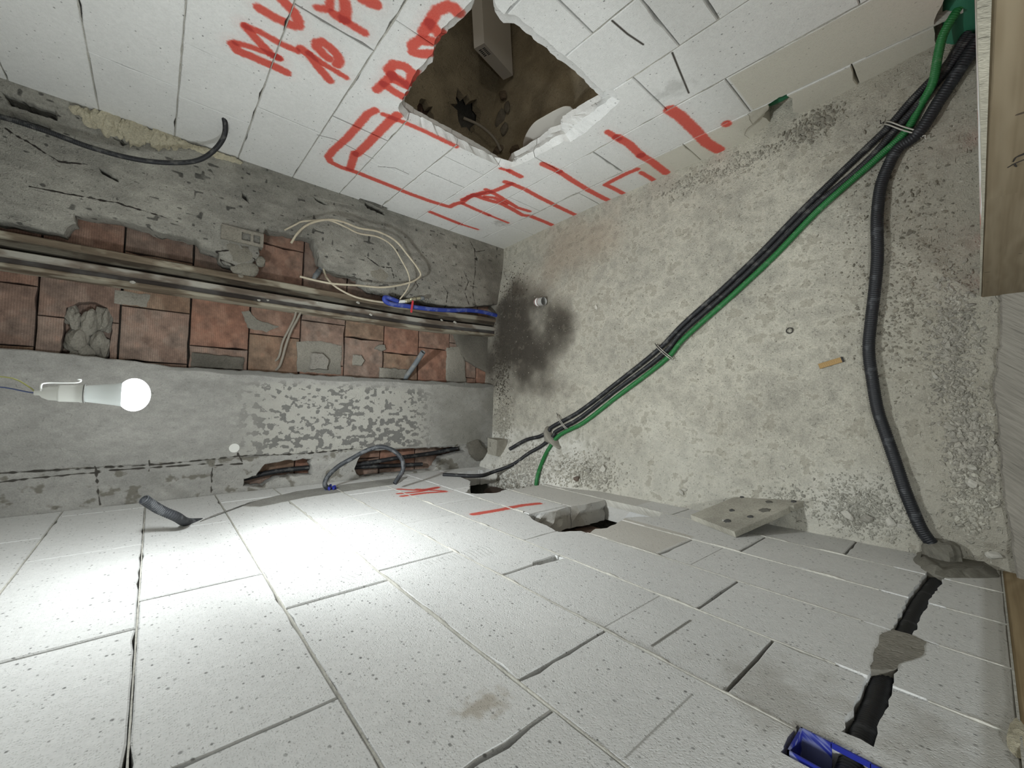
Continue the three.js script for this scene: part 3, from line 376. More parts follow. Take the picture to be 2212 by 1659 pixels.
// ------------------------------------------------------------------ left wall of aerated concrete blocks
const wallL = struct('wall_left');
{
  const r = rng(11), J = [YC, 2.454, 2.204, 1.954, 1.701, 1.452, 1.199, 0.952, 0.703, 0.454, 0.204, -0.1];
  const PZ = [[-1.2], [-2.05, -1.45, -0.85], [-2.35, -1.78, -1.157, -0.56], [-1.92, -1.303, -0.695], [-2.26, -1.66, -1.056, -0.455], [-2.3, -1.7, -1.125, -0.54], [-2.09, -1.49, -0.891, -0.298], [-2.27, -1.67, -1.066, -0.458], [-1.9, -1.3, -0.703], [-1.72, -1.15, -0.545], [-1.72, -1.5, -0.915, -0.315]];
  const END = 0.027, prj = (p) => new THREE.Vector2(p.z, p.y);
  const ringOf = (poly, d, amp, seed) => poly.map((q, i) => onL(d, q[0] + amp * (HT[(i * 37 + seed * 101) & 65535] - 0.5), q[1] + amp * (HT[(i * 53 + seed * 211) & 65535] - 0.5)));
  const rr = rng(5);
  // broken opening near the floor, the hole at its foot, the conduit chase and the box pocket
  const LH = dense(LH_FRONT, 0.025, 0.006, rr), hole = brush(solid([ringOf(LH, -0.02, 0, 1), ringOf(LH, 0.001, 0, 1), ringOf(LH, 0.025, 0.012, 2), ringOf(LH, 0.05, 0.02, 3), ringOf(LH, 0.075, 0.016, 4), ringOf(LH, 0.14, 0.01, 5)], prj));
  const op = dense([[-0.2, -2.32], [-0.2, -1.722], [0.36, -1.716], [0.475, -1.73], [0.56, -1.70], [0.66, -1.745], [0.69, -1.80], [0.60, -1.885], [0.50, -2.02], [0.46, -2.2], [0.40, -2.32]], 0.03, 0.012, rr);
  const opening = brush(solid([ringOf(op, -0.02, 0, 1), ringOf(op, 0.002, 0, 6), ringOf(op, 0.04, 0.014, 7), ringOf(op, 0.14, 0.014, 8)], prj));
  const half = [0.019, 0.019, 0.016, 0.0165, 0.0175, 0.019], lft = [], rgt = [];
  CHASE.forEach((q, i) => { const p = CHASE[Math.max(0, i - 1)], n = CHASE[Math.min(CHASE.length - 1, i + 1)], L = Math.hypot(n[0] - p[0], n[1] - p[1]), nx = (n[1] - p[1]) / L, ny = -(n[0] - p[0]) / L; lft.push([q[0] + nx * half[i], q[1] + ny * half[i]]); rgt.unshift([q[0] - nx * half[i], q[1] - ny * half[i]]); });
  lft.unshift([-0.12, lft[0][1]]); rgt.push([-0.12, rgt[rgt.length - 1][1]]);
  const ch = dense([...lft, ...rgt], 0.018, 0.006, rr), chase = brush(solid([ringOf(ch, -0.02, 0, 9), ringOf(ch, 0.001, 0.002, 9), ringOf(ch, 0.02, 0.003, 10), ringOf(ch, 0.055, 0.003, 11)], prj));
  const bx = dense([[1.186, -0.196], [1.175, -0.13], [1.186, -0.072], [1.262, -0.07], [1.264, -0.196]], 0.02, 0.004, rr), pocket = brush(solid([ringOf(bx, -0.02, 0, 12), ringOf(bx, 0.06, 0, 12)], prj));
  const nick = dense([[0.965, -0.905], [1.06, -0.906], [1.075, -0.892], [1.06, -0.877], [0.962, -0.868]], 0.02, 0.004, rr), chip = brush(solid([ringOf(nick, -0.02, 0, 3), ringOf(nick, 0.0, 0.002, 3), ringOf(nick, 0.03, 0.008, 4)], prj));
  const cz = (y0, y1, z0, z1) => { const o = []; if (y1 > 0.38 && y0 < 0.8 && z1 > -1.36 && z0 < -0.86) o.push(hole); if (y0 < 0.72 && z0 < -1.65) o.push(opening); if (y0 < 1.22 && z1 > -0.2) o.push(chase); if (y0 < 1.28 && y1 > 1.16 && z1 > -0.2) o.push(pocket); if (y0 < 1.1 && y1 > 0.95 && z0 < -0.86 && z1 > -0.92) o.push(chip); return o; };
  for (let k = 1; k < J.length; k++) {
    const zs = [ZB - 0.005, ...PZ[k - 1], END], y1 = J[k - 1] - 0.0015, y0 = J[k] + 0.0015;
    for (let i = 0; i + 1 < zs.length; i++) {
      const tight = Math.abs(zs[i] + 1.78) < 0.01 || Math.abs(zs[i] + 1.066) < 0.01, g1 = tight ? 0.0006 : 0.0022 + 0.0012 * r(), z0 = zs[i] + (i ? g1 : 0), z1 = zs[i + 1] - (i + 2 < zs.length ? 0.002 : 0);
      if (y1 < 0.46 && z1 < -1.7 && z0 > -2.3) continue;
      let g = block(onL, y0, y1, z0, z1, r); const c = cz(y0, y1, z0, z1); if (c.length) g = cut(g, c);
      if (!g.attributes.position.count) continue;
      part('block', planarUV(creased(g), uvL), matL[Math.floor(r() * 3)], wallL);
    }
    // thin bed of white adhesive, squeezed out here and there
    if (k < J.length - 1) {
      const T = [], n = 180, prof = [];
      for (let i = 0; i <= n; i++) { const z = lerp(ZB, END, i / n), lip = sm((fbm(z * 14 + k * 9, k, 3) - 0.5) / 0.2); prof.push([z, (k > 4 ? 0.0012 : -0.0005) + 0.003 * lip * (k > 4 ? 1 : 0.35), 0.0014 + 0.0026 * lip * (0.4 + 0.6 * vn(z * 60, k)) * (k > 4 ? 1 : 0.4), 0.0012 + 0.001 * vn(z * 80, k + 4)]); }
      const inGap = (z, y) => (y < 0.78 && y > 0.4 && z > -1.33 && z < -0.9) || (z > -0.19 && z < -0.075 && y < 1.2) || (y < 0.72 && z < -1.7);
      for (let i = 0; i < n; i++) { const a = prof[i], b = prof[i + 1], y = J[k]; if (inGap(a[0], y) || inGap(b[0], y)) continue; const A = [onL(0.03, y + a[2], a[0]), onL(-a[1], y + a[2] * 0.6, a[0]), onL(-a[1], y - a[3], a[0]), onL(0.03, y - a[3] * 1.4, a[0])], B = [onL(0.03, y + b[2], b[0]), onL(-b[1], y + b[2] * 0.6, b[0]), onL(-b[1], y - b[3], b[0]), onL(0.03, y - b[3] * 1.4, b[0])]; for (let q = 0; q < 3; q++) T.push(A[q], B[q + 1], B[q], A[q], A[q + 1], B[q + 1]); }
      part('adhesive_joint', planarUV(soup(T), uvBox), mAdhesive, wallL);
    }
  }
  // grey mortar over the filled chase, over the conduit and at its foot
  const plate = (poly, d0, d1, mat, seed) => { const q = dense(poly, 0.02, 0.006, rng(seed)); part('mortar_patch', planarUV(creased(solid([q.map((p) => onL(d0, p[0], p[1])), q.map((p) => onL(d1, p[0], p[1]))], prj)), uvBox), mat, wallL); };
  plate(MORT_CH, -0.0018, 0.02, std({ map: grainC, color: hex('#b4b3ae'), bumpMap: rep(roughB, 2, 2), bumpScale: 0.002 }), 3);
  plate(PATCH, -0.0016, 0.03, mMortar, 4);
  // what the holes look into: old brick and rubble behind the blocks
  const bk = rng(77);
  for (let i = 0; i < 5; i++) for (let j = 0; j < 4; j++) { const y0 = 0.3 + i * 0.125, z0 = -1.55 + j * 0.25 + (i % 2) * 0.12; const g = block((d, y, z) => new THREE.Vector3(XL - 0.115 - d, y, z), y0 + 0.004, y0 + 0.121, z0 + 0.004, z0 + 0.246, bk, 0.05, 2); part('brick', planarUV(creased(g), (p) => [p.z * 4, p.y * 4]), std({ map: terC, color: hex('#9a8a7c'), bumpMap: rep(roughB, 1, 1), bumpScale: 0.004 }), wallL); }
}

// ------------------------------------------------------------------ right wall of aerated concrete blocks
const wallR = struct('wall_right');
{
  const r = rng(23), J = [YC, 2.427, 2.177, 1.928, 1.68, 1.43, 1.181, 0.932, 0.684, 0.43, 0.18, -0.16];
  const PZ = [[-1.2], [-1.75, -1.15, -0.55], [-2.043, -1.443, -0.84, -0.25], [-2.1, -1.765, -1.165, -0.565], [-1.955, -1.361, -0.76, -0.16], [-1.8, -1.2, -0.6], [-2.01, -1.41, -0.81, -0.21], [-1.9, -1.718, -1.12, -0.644, -0.52], [-1.42, -0.823, -0.22], [-1.806, -1.203, -0.6], [-2.098, -1.496, -0.884, -0.282]];
  const WIDE = [-1.361, -1.8, -1.9, -1.203, -0.52], prj = (p) => new THREE.Vector2(p.z, p.y), rr = rng(6);
  const ring = (P, d, amp, s) => P.map((q, i) => onR(d, q[0] + amp * (HT[(i * 37 + s * 101) & 65535] - 0.5), q[1] + amp * (HT[(i * 53 + s * 211) & 65535] - 0.5)));
  const pair = (A, B, t) => A.map((q, i) => [lerp(q[0], B[i][0], t), lerp(q[1], B[i][1], t)]);
  const both = []; RH_FRONT.forEach((q, i) => both.push([...q, ...RH_BACK[i], ...RH_MID[i]]));
  const fr = [], ba = [], mi = []; const seg = both.length;
  for (let i = 0; i < seg; i++) { const p = both[i], q = both[(i + 1) % seg], n = Math.max(1, Math.round(Math.hypot(q[0] - p[0], q[1] - p[1]) / 0.018)); for (let j = 0; j < n; j++) { const t = j / n, e = j ? (rr() - 0.5) * 0.006 : 0; fr.push([lerp(p[0], q[0], t) + e, lerp(p[1], q[1], t) - e]); ba.push([lerp(p[2], q[2], t) + e, lerp(p[3], q[3], t) - e]); mi.push([lerp(p[4], q[4], t) + e, lerp(p[5], q[5], t) - e]); } }
  const hole = brush(solid([ring(fr, -0.03, 0, 1), ring(fr, 0.0005, 0, 1), ring(mi, 0.028, 0.008, 2), ring(pair(mi, ba, 0.4), 0.05, 0.006, 3), ring(ba, 0.07, 0.004, 4), ring(ba, 0.14, 0, 5)], prj));
  const nq = dense(RN_FRONT, 0.02, 0.006, rr), nb = dense(RN_FRONT.map((q) => [lerp(q[0], 0.06, 0.35), lerp(q[1], -0.42, 0.35)]), 0.02, 0.004, rr);
  const nc = nq.map((q) => [lerp(q[0], 0.12, 0.3), lerp(q[1], -0.40, 0.3)]);
  const niche = brush(solid([ring(nq, -0.03, 0, 1), ring(nq, 0.0005, 0, 1), ring(nc, 0.03, 0.01, 2), ring(nc, 0.14, 0.01, 3)], prj));
  const gapP = dense([[1.07, -2.50], [0.89, -2.50], [0.89, -2.428], [0.98, -2.424], [1.07, -2.43]], 0.02, 0.003, rr), nick = brush(solid([ring(gapP, -0.03, 0, 1), ring(gapP, 0.05, 0, 1)], prj));
  const far = dense([[-0.2, -0.085], [0.2, -0.08], [0.31, -0.05], [0.34, 0.02], [-0.2, 0.02]], 0.03, 0.008, rr), exit = brush(solid([ring(far, -0.03, 0, 1), ring(far, 0.14, 0.004, 2)], prj));
  for (let k = 1; k < J.length; k++) {
    const zs = [ZB - 0.01, ...PZ[k - 1], -0.012], y1 = J[k - 1] - 0.0012, y0 = J[k] + 0.0012;
    for (let i = 0; i + 1 < zs.length; i++) {
      const wide = WIDE.some((w) => Math.abs(w - zs[i]) < 0.003), z0 = zs[i] + (i ? (wide ? 0.006 : 0.0014 + 0.001 * r()) : 0), z1 = zs[i + 1] - (i + 2 < zs.length ? 0.0012 : 0);
      let g = block(onR, y0, y1, z0, z1, r, 0.1, 0.7); const c = [];
      if (y1 > 0.62 && y0 < 1.32 && z1 > -1.6 && z0 < -0.86) c.push(hole);
      if (y0 < 0.22 && z1 > -0.72 && z0 < -0.2) c.push(niche);
      if (y1 > 0.89 && y0 < 1.07 && z0 < -2.4) c.push(nick);
      if (y0 < 0.34 && z1 > -0.09) c.push(exit);
      if (c.length) g = cut(g, c);
      if (!g.attributes.position.count) continue;
      part('block', planarUV(creased(g), uvR), matR[Math.floor(r() * 3)], wallR);
    }
    if (k < J.length - 1) {
      const T = [], n = 120; const pf = (i) => { const z = lerp(ZB, -0.02, i / n), s = sm((fbm(z * 9 + k * 5, k + 3, 3) - 0.52) / 0.2); return [z, -0.0012 + 0.0016 * s, 0.0013 + 0.0035 * s * vn(z * 30, k)]; };
      for (let i = 0; i < n; i++) { const a = pf(i), b = pf(i + 1), y = J[k]; if (y > 0.6 && y < 1.33 && a[0] > -1.6 && a[0] < -0.86) continue; if (y < 0.22 && a[0] > -0.7 && a[0] < -0.25) continue; T.push(onR(-a[1], y - a[2], a[0]), onR(-b[1], y - b[2], b[0]), onR(-b[1], y + b[2], b[0]), onR(-a[1], y - a[2], a[0]), onR(-b[1], y + b[2], b[0]), onR(-a[1], y + a[2], a[0])); T.push(onR(-a[1], y + a[2], a[0]), onR(-b[1], y + b[2], b[0]), onR(0.03, y + 0.001, b[0]), onR(-a[1], y + a[2], a[0]), onR(0.03, y + 0.001, b[0]), onR(0.03, y + 0.001, a[0])); }
      part('adhesive_joint', planarUV(soup(T), uvBox), mMortarPale, wallR);
    }
  }
}

// ------------------------------------------------------------------ far wall: hollow bricks, rough plaster, flaked pilaster
const wallB = struct('wall_back');
{
  const r = rng(31), prj = (p) => new THREE.Vector2(p.x, p.y), ZK = 0.11;
  const yj = [YC]; for (let k = 0; k < 12; k++) yj.push(1.95 + (2.322 - 0.246 * k - 1.95) * 1.0119); yj.push(-0.3);
  const xj = [0.43, 0.312, 0.395, 0.49, 0.33, 0.19, 0.372, 0.30, 0.36, 0.42, 0.31, 0.4, 0.3];
  const arch = []; for (let i = 0; i <= 10; i++) { const a = Math.PI * i / 10; arch.push([0.24 + 0.135 * Math.sin(a) * 1.25, 2.09 + 0.085 - 0.085 * Math.cos(a) * 1 - 0.085 + 0.0]); }
  const archP = [[0.12, 2.105], [0.33, 2.10], [0.375, 2.12], [0.395, 2.16], [0.385, 2.21], [0.355, 2.245], [0.12, 2.255]];
  const aq = dense(archP, 0.02, 0.005, r), archB = brush(solid([aq.map((q) => onB(ZK - 0.02, q[1], q[0])), aq.map((q) => onB(ZK + 0.07, q[1], q[0]))], prj));
  for (let k = 0; k + 1 < yj.length; k++) {
    const xs = [-0.5]; let x = xj[k]; while (x > -0.45) x -= 0.25; for (; x < 1.28; x += 0.25) xs.push(x); xs.push(1.3);
    for (let i = 0; i + 1 < xs.length; i++) {
      if (xs[i + 1] - xs[i] < 0.02) continue;
      const pr = (r() - 0.5) * 0.008; let g = block((d, y, xx) => onB(ZK + pr + d, y, xx), yj[k + 1] + 0.003, yj[k] - 0.003, xs[i] + 0.002, xs[i + 1] - 0.002, r, 0.09, 2.2);
      if (k >= 1 && k <= 3 && xs[i] < 0.4 && xs[i + 1] > 0.1) g = cut(g, [archB]);
      part('brick', planarUV(creased(g), (p) => [p.x * 4, p.y * 4 + p.z]), xs[i] > 0.45 ? mTer[k % 3] : mTer[Math.floor(r() * 5)], wallB);
    }
  }
  part('backing', boxG(-0.6, 1.35, -0.3, YC, ZB - 0.32, ZB - 0.205), mMortarDark, wallB);
  // set mortar pushed into the broken brick, in fist-sized lumps
  for (const [x, y, sx, sy, s] of [[0.315, 2.225, 0.045, 0.024, 1], [0.31, 2.175, 0.055, 0.027, 2], [0.32, 2.128, 0.055, 0.024, 3], [0.21, 2.21, 0.06, 0.036, 4], [0.2, 2.135, 0.07, 0.028, 5], [0.155, 2.18, 0.05, 0.05, 6]]) part('mortar_lump', lump(V3(x, y, ZB - ZK - 0.022), sx, sy, 0.032, 0.55, s * 3.1), mMortar, wallB);
  // smears and dabs of mortar on the bricks
  const dab = (poly, th, mat, seed) => { const q = dense(poly, 0.018, 0.008, rng(seed)); const c = [0, 0]; q.forEach((p) => { c[0] += p[0] / q.length; c[1] += p[1] / q.length; }); part('mortar_patch', planarUV(creased(solid([q.map((p) => onB(ZK - th, lerp(p[1], c[1], 0.12), lerp(p[0], c[0], 0.12))), q.map((p) => onB(ZK - th * 0.6, p[1], p[0])), q.map((p) => onB(ZK + 0.02, p[1], p[0]))], prj), 0.8), uvBox), mat, wallB); };
  const bxy = (x, y) => [x, y];
  dab([bxy(0.31, 1.35), bxy(0.33, 1.22), bxy(0.315, 1.1), bxy(0.14, 1.1), bxy(0.14, 1.34)], 0.008, mMortar, 1);
  dab([bxy(0.255, 1.275), bxy(0.26, 1.215), bxy(0.225, 1.175), bxy(0.16, 1.18), bxy(0.155, 1.28)], 0.03, std({ map: grainC, color: hex('#b4b0a8'), bumpMap: rep(roughB, 3, 3), bumpScale: 0.006 }), 2);
  dab([bxy(0.205, 1.815), bxy(0.2, 1.6), bxy(0.13, 1.6), bxy(0.13, 1.815)], 0.022, mMortarDark, 3);
  dab([bxy(0.265, 1.03), bxy(0.27, 0.98), bxy(0.235, 0.955), bxy(0.2, 0.975), bxy(0.2, 1.03)], 0.012, mMortar, 4);
  dab([bxy(0.345, 0.87), bxy(0.35, 0.83), bxy(0.32, 0.82), bxy(0.305, 0.85), bxy(0.315, 0.9)], 0.014, mMortar, 5);
  dab([bxy(0.2, 0.86), bxy(0.2, 0.66), bxy(0.13, 0.66), bxy(0.13, 0.86)], 0.016, mMortar, 6);
  dab([bxy(0.38, 0.36), bxy(0.4, 0.24), bxy(0.3, 0.2), bxy(0.12, 0.18), bxy(0.12, 0.355), bxy(0.26, 0.36)], 0.012, mMortar, 7);
  dab([bxy(0.53, 0.34), bxy(0.55, 0.1), bxy(0.5, -0.05), bxy(0.2, -0.05), bxy(0.3, 0.2), bxy(0.42, 0.28)], 0.02, mMortarDark, 8);
  dab([bxy(0.44, 1.62), bxy(0.45, 1.585), bxy(0.41, 1.55), bxy(0.385, 1.44), bxy(0.345, 1.5), bxy(0.36, 1.59)], 0.006, mMortar, 9);
  dab([bxy(0.46, 2.1), bxy(0.46, 1.98), bxy(0.4, 1.99), bxy(0.4, 2.1)], 0.004, mMortar, 10);
  // plaster coat right of the brick strip
  const left = dense(PL_EDGE, 0.02, 0.01, rng(4), false);
  const poly = [...left, [PL_EDGE[PL_EDGE.length - 1][0] + 0.05, -0.3], [1.3, -0.3], [1.3, YC], [PL_EDGE[0][0], YC]];
  const sh = new THREE.Shape(poly.map((q) => new THREE.Vector2(q[0], q[1])));
  for (const h of [[[1.145, 2.44], [1.135, 2.30], [1.09, 2.29], [1.10, 2.42]], [[1.075, 2.41], [1.06, 2.305], [1.035, 2.30], [1.045, 2.42]], [[0.955, 2.17], [0.935, 2.11], [0.91, 2.10], [0.93, 2.16]], [[1.04, 1.665], [1.01, 1.63], [0.975, 1.62], [1.0, 1.66]], [[1.125, 1.345], [1.10, 1.30], [1.095, 1.235], [1.12, 1.28]], [[0.76, 1.655], [0.765, 1.615], [0.73, 1.61], [0.735, 1.64]], [[1.2, 1.04], [1.175, 0.9], [1.145, 0.905], [1.155, 1.02]], [[1.07, 0.2], [1.06, 0.165], [1.03, 0.18], [1.045, 0.205]], [[1.105, 2.13], [1.09, 2.08], [1.07, 2.1]]]) sh.holes.push(new THREE.Path(dense(h, 0.012, 0.008, rng(h[0][0] * 1000 | 0)).map((q) => new THREE.Vector2(q[0], q[1]))));
  const pg = new THREE.ExtrudeGeometry(sh, { depth: 0.085, bevelEnabled: true, bevelThickness: 0.006, bevelSize: 0.004, bevelSegments: 1, steps: 4 }); pg.translate(0, 0, ZB - 0.091);
  const pgn = pg.index ? pg.toNonIndexed() : pg; rough(pgn, 0.006, 30);
  part('plaster', planarUV(creased(pgn, 0.7), (p) => [(p.x + (ZB - p.z) * 0.7 - PU[0]) / (PU[1] - PU[0]), (p.y + (ZB - p.z) * 0.4 - PV[0]) / (PV[1] - PV[0])]), mPlaster, wallB);
  // flakes and broken brick hanging at the plaster's edge
  for (const [x, y, sx, sy, s] of [[0.72, 1.665, 0.06, 0.075, 1], [0.645, 1.63, 0.045, 0.06, 2], [0.70, 1.56, 0.03, 0.025, 3], [0.60, 1.645, 0.018, 0.03, 4], [0.76, 0.93, 0.05, 0.09, 5], [0.80, 1.18, 0.03, 0.06, 6]]) part('plaster_flake', lump(V3(x, y, ZB - 0.018), sx, sy, 0.022, 0.3, s * 2.3, 3), mPlaster.clone ? std({ map: grainC, bumpMap: rep(roughB, 2, 2), bumpScale: 0.006, color: hex('#a8a498') }) : mMortar, wallB);
  const tileG = cut(boxG(0.765, 0.835, 1.555, 1.735, ZB - 0.05, ZB + 0.016).deleteAttribute('uv'), [[1.57, 1.6], [1.612, 1.65]].map(([a, b]) => brush(boxG(0.78, 0.82, a, b, ZB - 0.03, ZB + 0.05).deleteAttribute('uv'))));
  part('hollow_brick', planarUV(creased(tileG), uvBox), std({ map: grainC, bumpMap: rep(roughB, 2, 2), bumpScale: 0.004, color: hex('#b3aea2') }), wallB);
  // pilaster
  const pe = PIL.map((q) => q.slice()); pe.unshift([0.155, YC]); pe[pe.length - 1][1] = -0.2;
  const pl = dense(pe, 0.03, 0.007, rng(8), false), ps = new THREE.Shape([...pl, [-0.31, -0.2], [-0.318, 0.5], [-0.305, 1.1], [-0.315, 1.9], [-0.31, YC]].map((q) => new THREE.Vector2(q[0], q[1])));
  const qg = new THREE.ExtrudeGeometry(ps, { depth: 0.1, bevelEnabled: true, bevelThickness: 0.005, bevelSize: 0.004, bevelSegments: 1, steps: 2 }); qg.translate(0, 0, ZB - 0.105);
  const uvQ = (p) => [(p.x + (ZB - p.z) * 0.5 - QU[0]) / (QU[1] - QU[0]), (p.y + (ZB - p.z) * 0.4 - QV[0]) / (QV[1] - QV[0])];
  part('pilaster', planarUV(creased(rough(qg, 0.003, 22)), uvQ), mPilaster, wallB);
  // strip of small masonry beside the left wall, broken open over the conduits
  const ss = new THREE.Shape([[-0.49, YC], [-0.49, -0.2], [-0.31, -0.2], [-0.31, YC]].map((q) => new THREE.Vector2(...q)));
  const fix = (H) => dense(H, 0.015, 0.008, rng(9)).map((q) => new THREE.Vector2(Math.max(-0.478, Math.min(-0.318, q[0])), q[1]));
  ss.holes.push(new THREE.Path(fix(BH1)), new THREE.Path(fix(BH2)));
  const sg = new THREE.ExtrudeGeometry(ss, { depth: 0.075, bevelEnabled: true, bevelThickness: 0.005, bevelSize: 0.003, bevelSegments: 1, steps: 2 }); sg.translate(0, 0, ZB - 0.086);
  part('masonry', planarUV(creased(rough(sg.index ? sg.toNonIndexed() : sg, 0.005, 34)), uvQ), mPilaster, wallB);
  const disc = new THREE.CylinderGeometry(0.022, 0.022, 0.006, 28); disc.rotateX(Math.PI / 2); disc.translate(-0.262, 1.635, ZB + 0.005); const dm = part('round_cap', disc, std({ color: hex('#deded8') }), wallB); dm.userData.label = 'round white cap set in the grey pilaster';
  // expanding foam in the corner with the right wall
  const foam = [], fr = rng(14); for (let i = 0; i < 46; i++) { const t = i / 45, y = lerp(2.235, 1.69, t), w = (t < 0.58 ? 0.02 + 0.03 * Math.sin(t / 0.58 * 3.1) : 0.012) * (0.7 + 0.5 * fr()); foam.push(lump(V3(lerp(1.168, 1.182, t) - w * 0.5, y, ZB + 0.004), w, 0.016 + 0.012 * fr(), 0.010 + 0.008 * fr(), 0.8, i * 1.7, 2)); } part('expanding_foam', mergeGeometries(foam), mFoam, wallB);
  const lq = dense(LUMP2, 0.012, 0.004, rng(2)); const lc = [0, 0]; lq.forEach((p) => { lc[0] += p[0] / lq.length; lc[1] += p[1] / lq.length; });
  part('mortar_lump', planarUV(creased(solid([lq.map((p) => onB(-0.03, lerp(p[1], lc[1], 0.4), lerp(p[0], lc[0], 0.4))), lq.map((p) => onB(-0.018, lerp(p[1], lc[1], 0.1), lerp(p[0], lc[0], 0.1))), lq.map((p) => onB(0.05, p[1], p[0]))], prj), 1.2), uvBox), mMortarDark, wallB);
}

// ------------------------------------------------------------------ floor, ceiling, front wall with the doorway, passage
const floor = struct('floor');
{
  const nx = 230, nz = 280, P = [], U = [], I = [];
  for (let j = 0; j <= nz; j++) for (let i = 0; i <= nx; i++) { const x = lerp(-0.98, 1.36, i / nx), z = lerp(-2.66, 0.16, j / nz); P.push(x, floorN(x, z), z); U.push((x - FU[0]) / (FU[1] - FU[0]), (z - FV[0]) / (FV[1] - FV[0])); }
  for (let j = 0; j < nz; j++) for (let i = 0; i < nx; i++) { const a = j * (nx + 1) + i, b = a + nx + 1; I.push(a, b, a + 1, b, b + 1, a + 1); }
  const g = new THREE.BufferGeometry(); g.setAttribute('position', new THREE.Float32BufferAttribute(P, 3)); g.setAttribute('uv', new THREE.Float32BufferAttribute(U, 2)); g.setIndex(I); g.computeVertexNormals();
  part('concrete_screed', g, mFloor, floor);
  part('floor_base', boxG(-1.6, 3.6, -0.5, -0.16, -4, 2.2), mMortarDark, floor);
  // mortar over the conduits
  { const q = dense([[0.09, -0.155], [0.17, -0.125], [0.195, -0.085], [0.13, -0.03], [0.06, 0.02], [-0.06, 0.02], [-0.06, -0.16]], 0.02, 0.006, rng(12)); part('mortar_lump', planarUV(creased(solid([q.map((p) => onL(0.03, p[0], p[1])), q.map((p) => onL(-0.002, p[0], p[1])), q.map((p, i) => onL(-0.012 - 0.004 * (i % 3), lerp(p[0], 0.04, 0.25), lerp(p[1], -0.09, 0.25)))], (p) => new THREE.Vector2(p.z, p.y)), 1.2), uvBox), std({ map: grainC, color: hex('#8a877d'), bumpMap: rep(roughB, 1.2, 1.2), bumpScale: 0.002 }), floor); part('mortar_lump', lump(V3(-0.468, 0.0, -0.092), 0.055, 0.05, 0.05, 0.35, 6, 3), std({ map: grainC, color: hex('#8a877d') }), floor); }
  const heap = (poly, h, mat, seed) => { const q = dense(poly, 0.02, 0.006, rng(seed)); let cx = 0, cz = 0, cy = 0; q.forEach((p) => { cx += p[0] / q.length; cz += p[1] / q.length; }); cy = floorY(cx, cz); const ring = (k, y) => q.map((p, i) => new THREE.Vector3(lerp(p[0], cx, k), cy + y + 0.006 * (HT[(i * 71 + seed) & 65535] - 0.5), lerp(p[1], cz, k))); part('mortar_lump', planarUV(creased(solid([ring(0, -0.05), ring(0.05, h * 0.35), ring(0.3, h * 0.85), ring(0.62, h)], (p) => new THREE.Vector2(p.x, p.z)), 1.3), uvBox), mat, floor); };
  heap(LUMP.map((p) => [p[0], p[2]]), 0.045, mMortar, 3);
  heap(MORTFL.map((p) => [p[0], p[2]]), 0.05, std({ map: grainC, color: hex('#7b786f'), bumpMap: rep(roughB, 1.2, 1.2), bumpScale: 0.002 }), 4);
}
const ceil = struct('ceiling');
part('unseen_slab', boxG(-1.6, 3.6, YC, YC + 0.15, -4, 2.2), mCeil, ceil);  // ceiling out of view, set low and white to bounce the bulb's light
const wallF = struct('wall_front');
{
  const r = rng(41); const fr = (d, y, x) => new THREE.Vector3(x, y, 0.003 + d);
  const J = [YC, 2.427, 2.177, 1.928, 1.68, 1.43, 1.181, 0.932, 0.684, 0.43, 0.18, -0.16];
  for (let k = 1; k < J.length; k++) { const xs = J[k] > 2.2 && J[k - 1] <= YC ? [-0.6, 0.0, 0.6, 1.3] : (k % 2 ? [0.395, 0.8, 1.3] : [0.395, 1.0, 1.3]); for (let i = 0; i + 1 < xs.length; i++) part('block', planarUV(creased(block(fr, Math.max(J[k], J[k] < 2.3 && J[k - 1] > 2.3 ? 2.18 : -1) + 0.0012, J[k - 1] - 0.0012, xs[i] + 0.0012, xs[i + 1] - 0.0012, r)), (p) => uvR(new THREE.Vector3(XR + p.z, p.y, -p.x * 0.8 - 1))), matR[0], wallF); }
}
const passage = struct('wall_passage');
part('side_wall', boxG(-1.3, -1.2, -0.3, YC, 0.13, 2.0), mMortarPale, passage);
part('side_wall', boxG(1.6, 1.7, -0.3, YC, 0.09, 2.0), mMortarPale, passage);
part('unseen_end_wall', boxG(-1.3, 1.7, -0.3, YC, 1.9, 2.0), mCeil, passage);
part('return_wall', boxG(-1.3, -0.5, -0.3, YC, 0.03, 0.14), mMortarPale, passage);
const sill = struct('threshold');
{ const e = dense(SLABEDGE.map((p) => [p[0], p[2]]), 0.02, 0.006, rng(3), false), q = [[e[0][0] + 0.3, e[0][1] + 0.005], ...e, [-0.6, e[e.length - 1][1] + 0.02], [-0.6, 0.4], [-1.2, 0.4], [-1.2, 1.9], [1.6, 1.9], [1.6, 0.1], [e[0][0] + 0.3, 0.1]];
  part('concrete_step', planarUV(creased(solid([q.map((p) => new THREE.Vector3(p[0], -0.1, p[1])), q.map((p) => new THREE.Vector3(p[0], 0.022, p[1])), q.map((p) => new THREE.Vector3(p[0], 0.028, p[1] + 0.004))], (p) => new THREE.Vector2(p.x, p.z))), uvBox), std({ map: grainC, bumpMap: rep(roughB, 2, 2), bumpScale: 0.004, color: hex('#b4afa6') }), sill); }

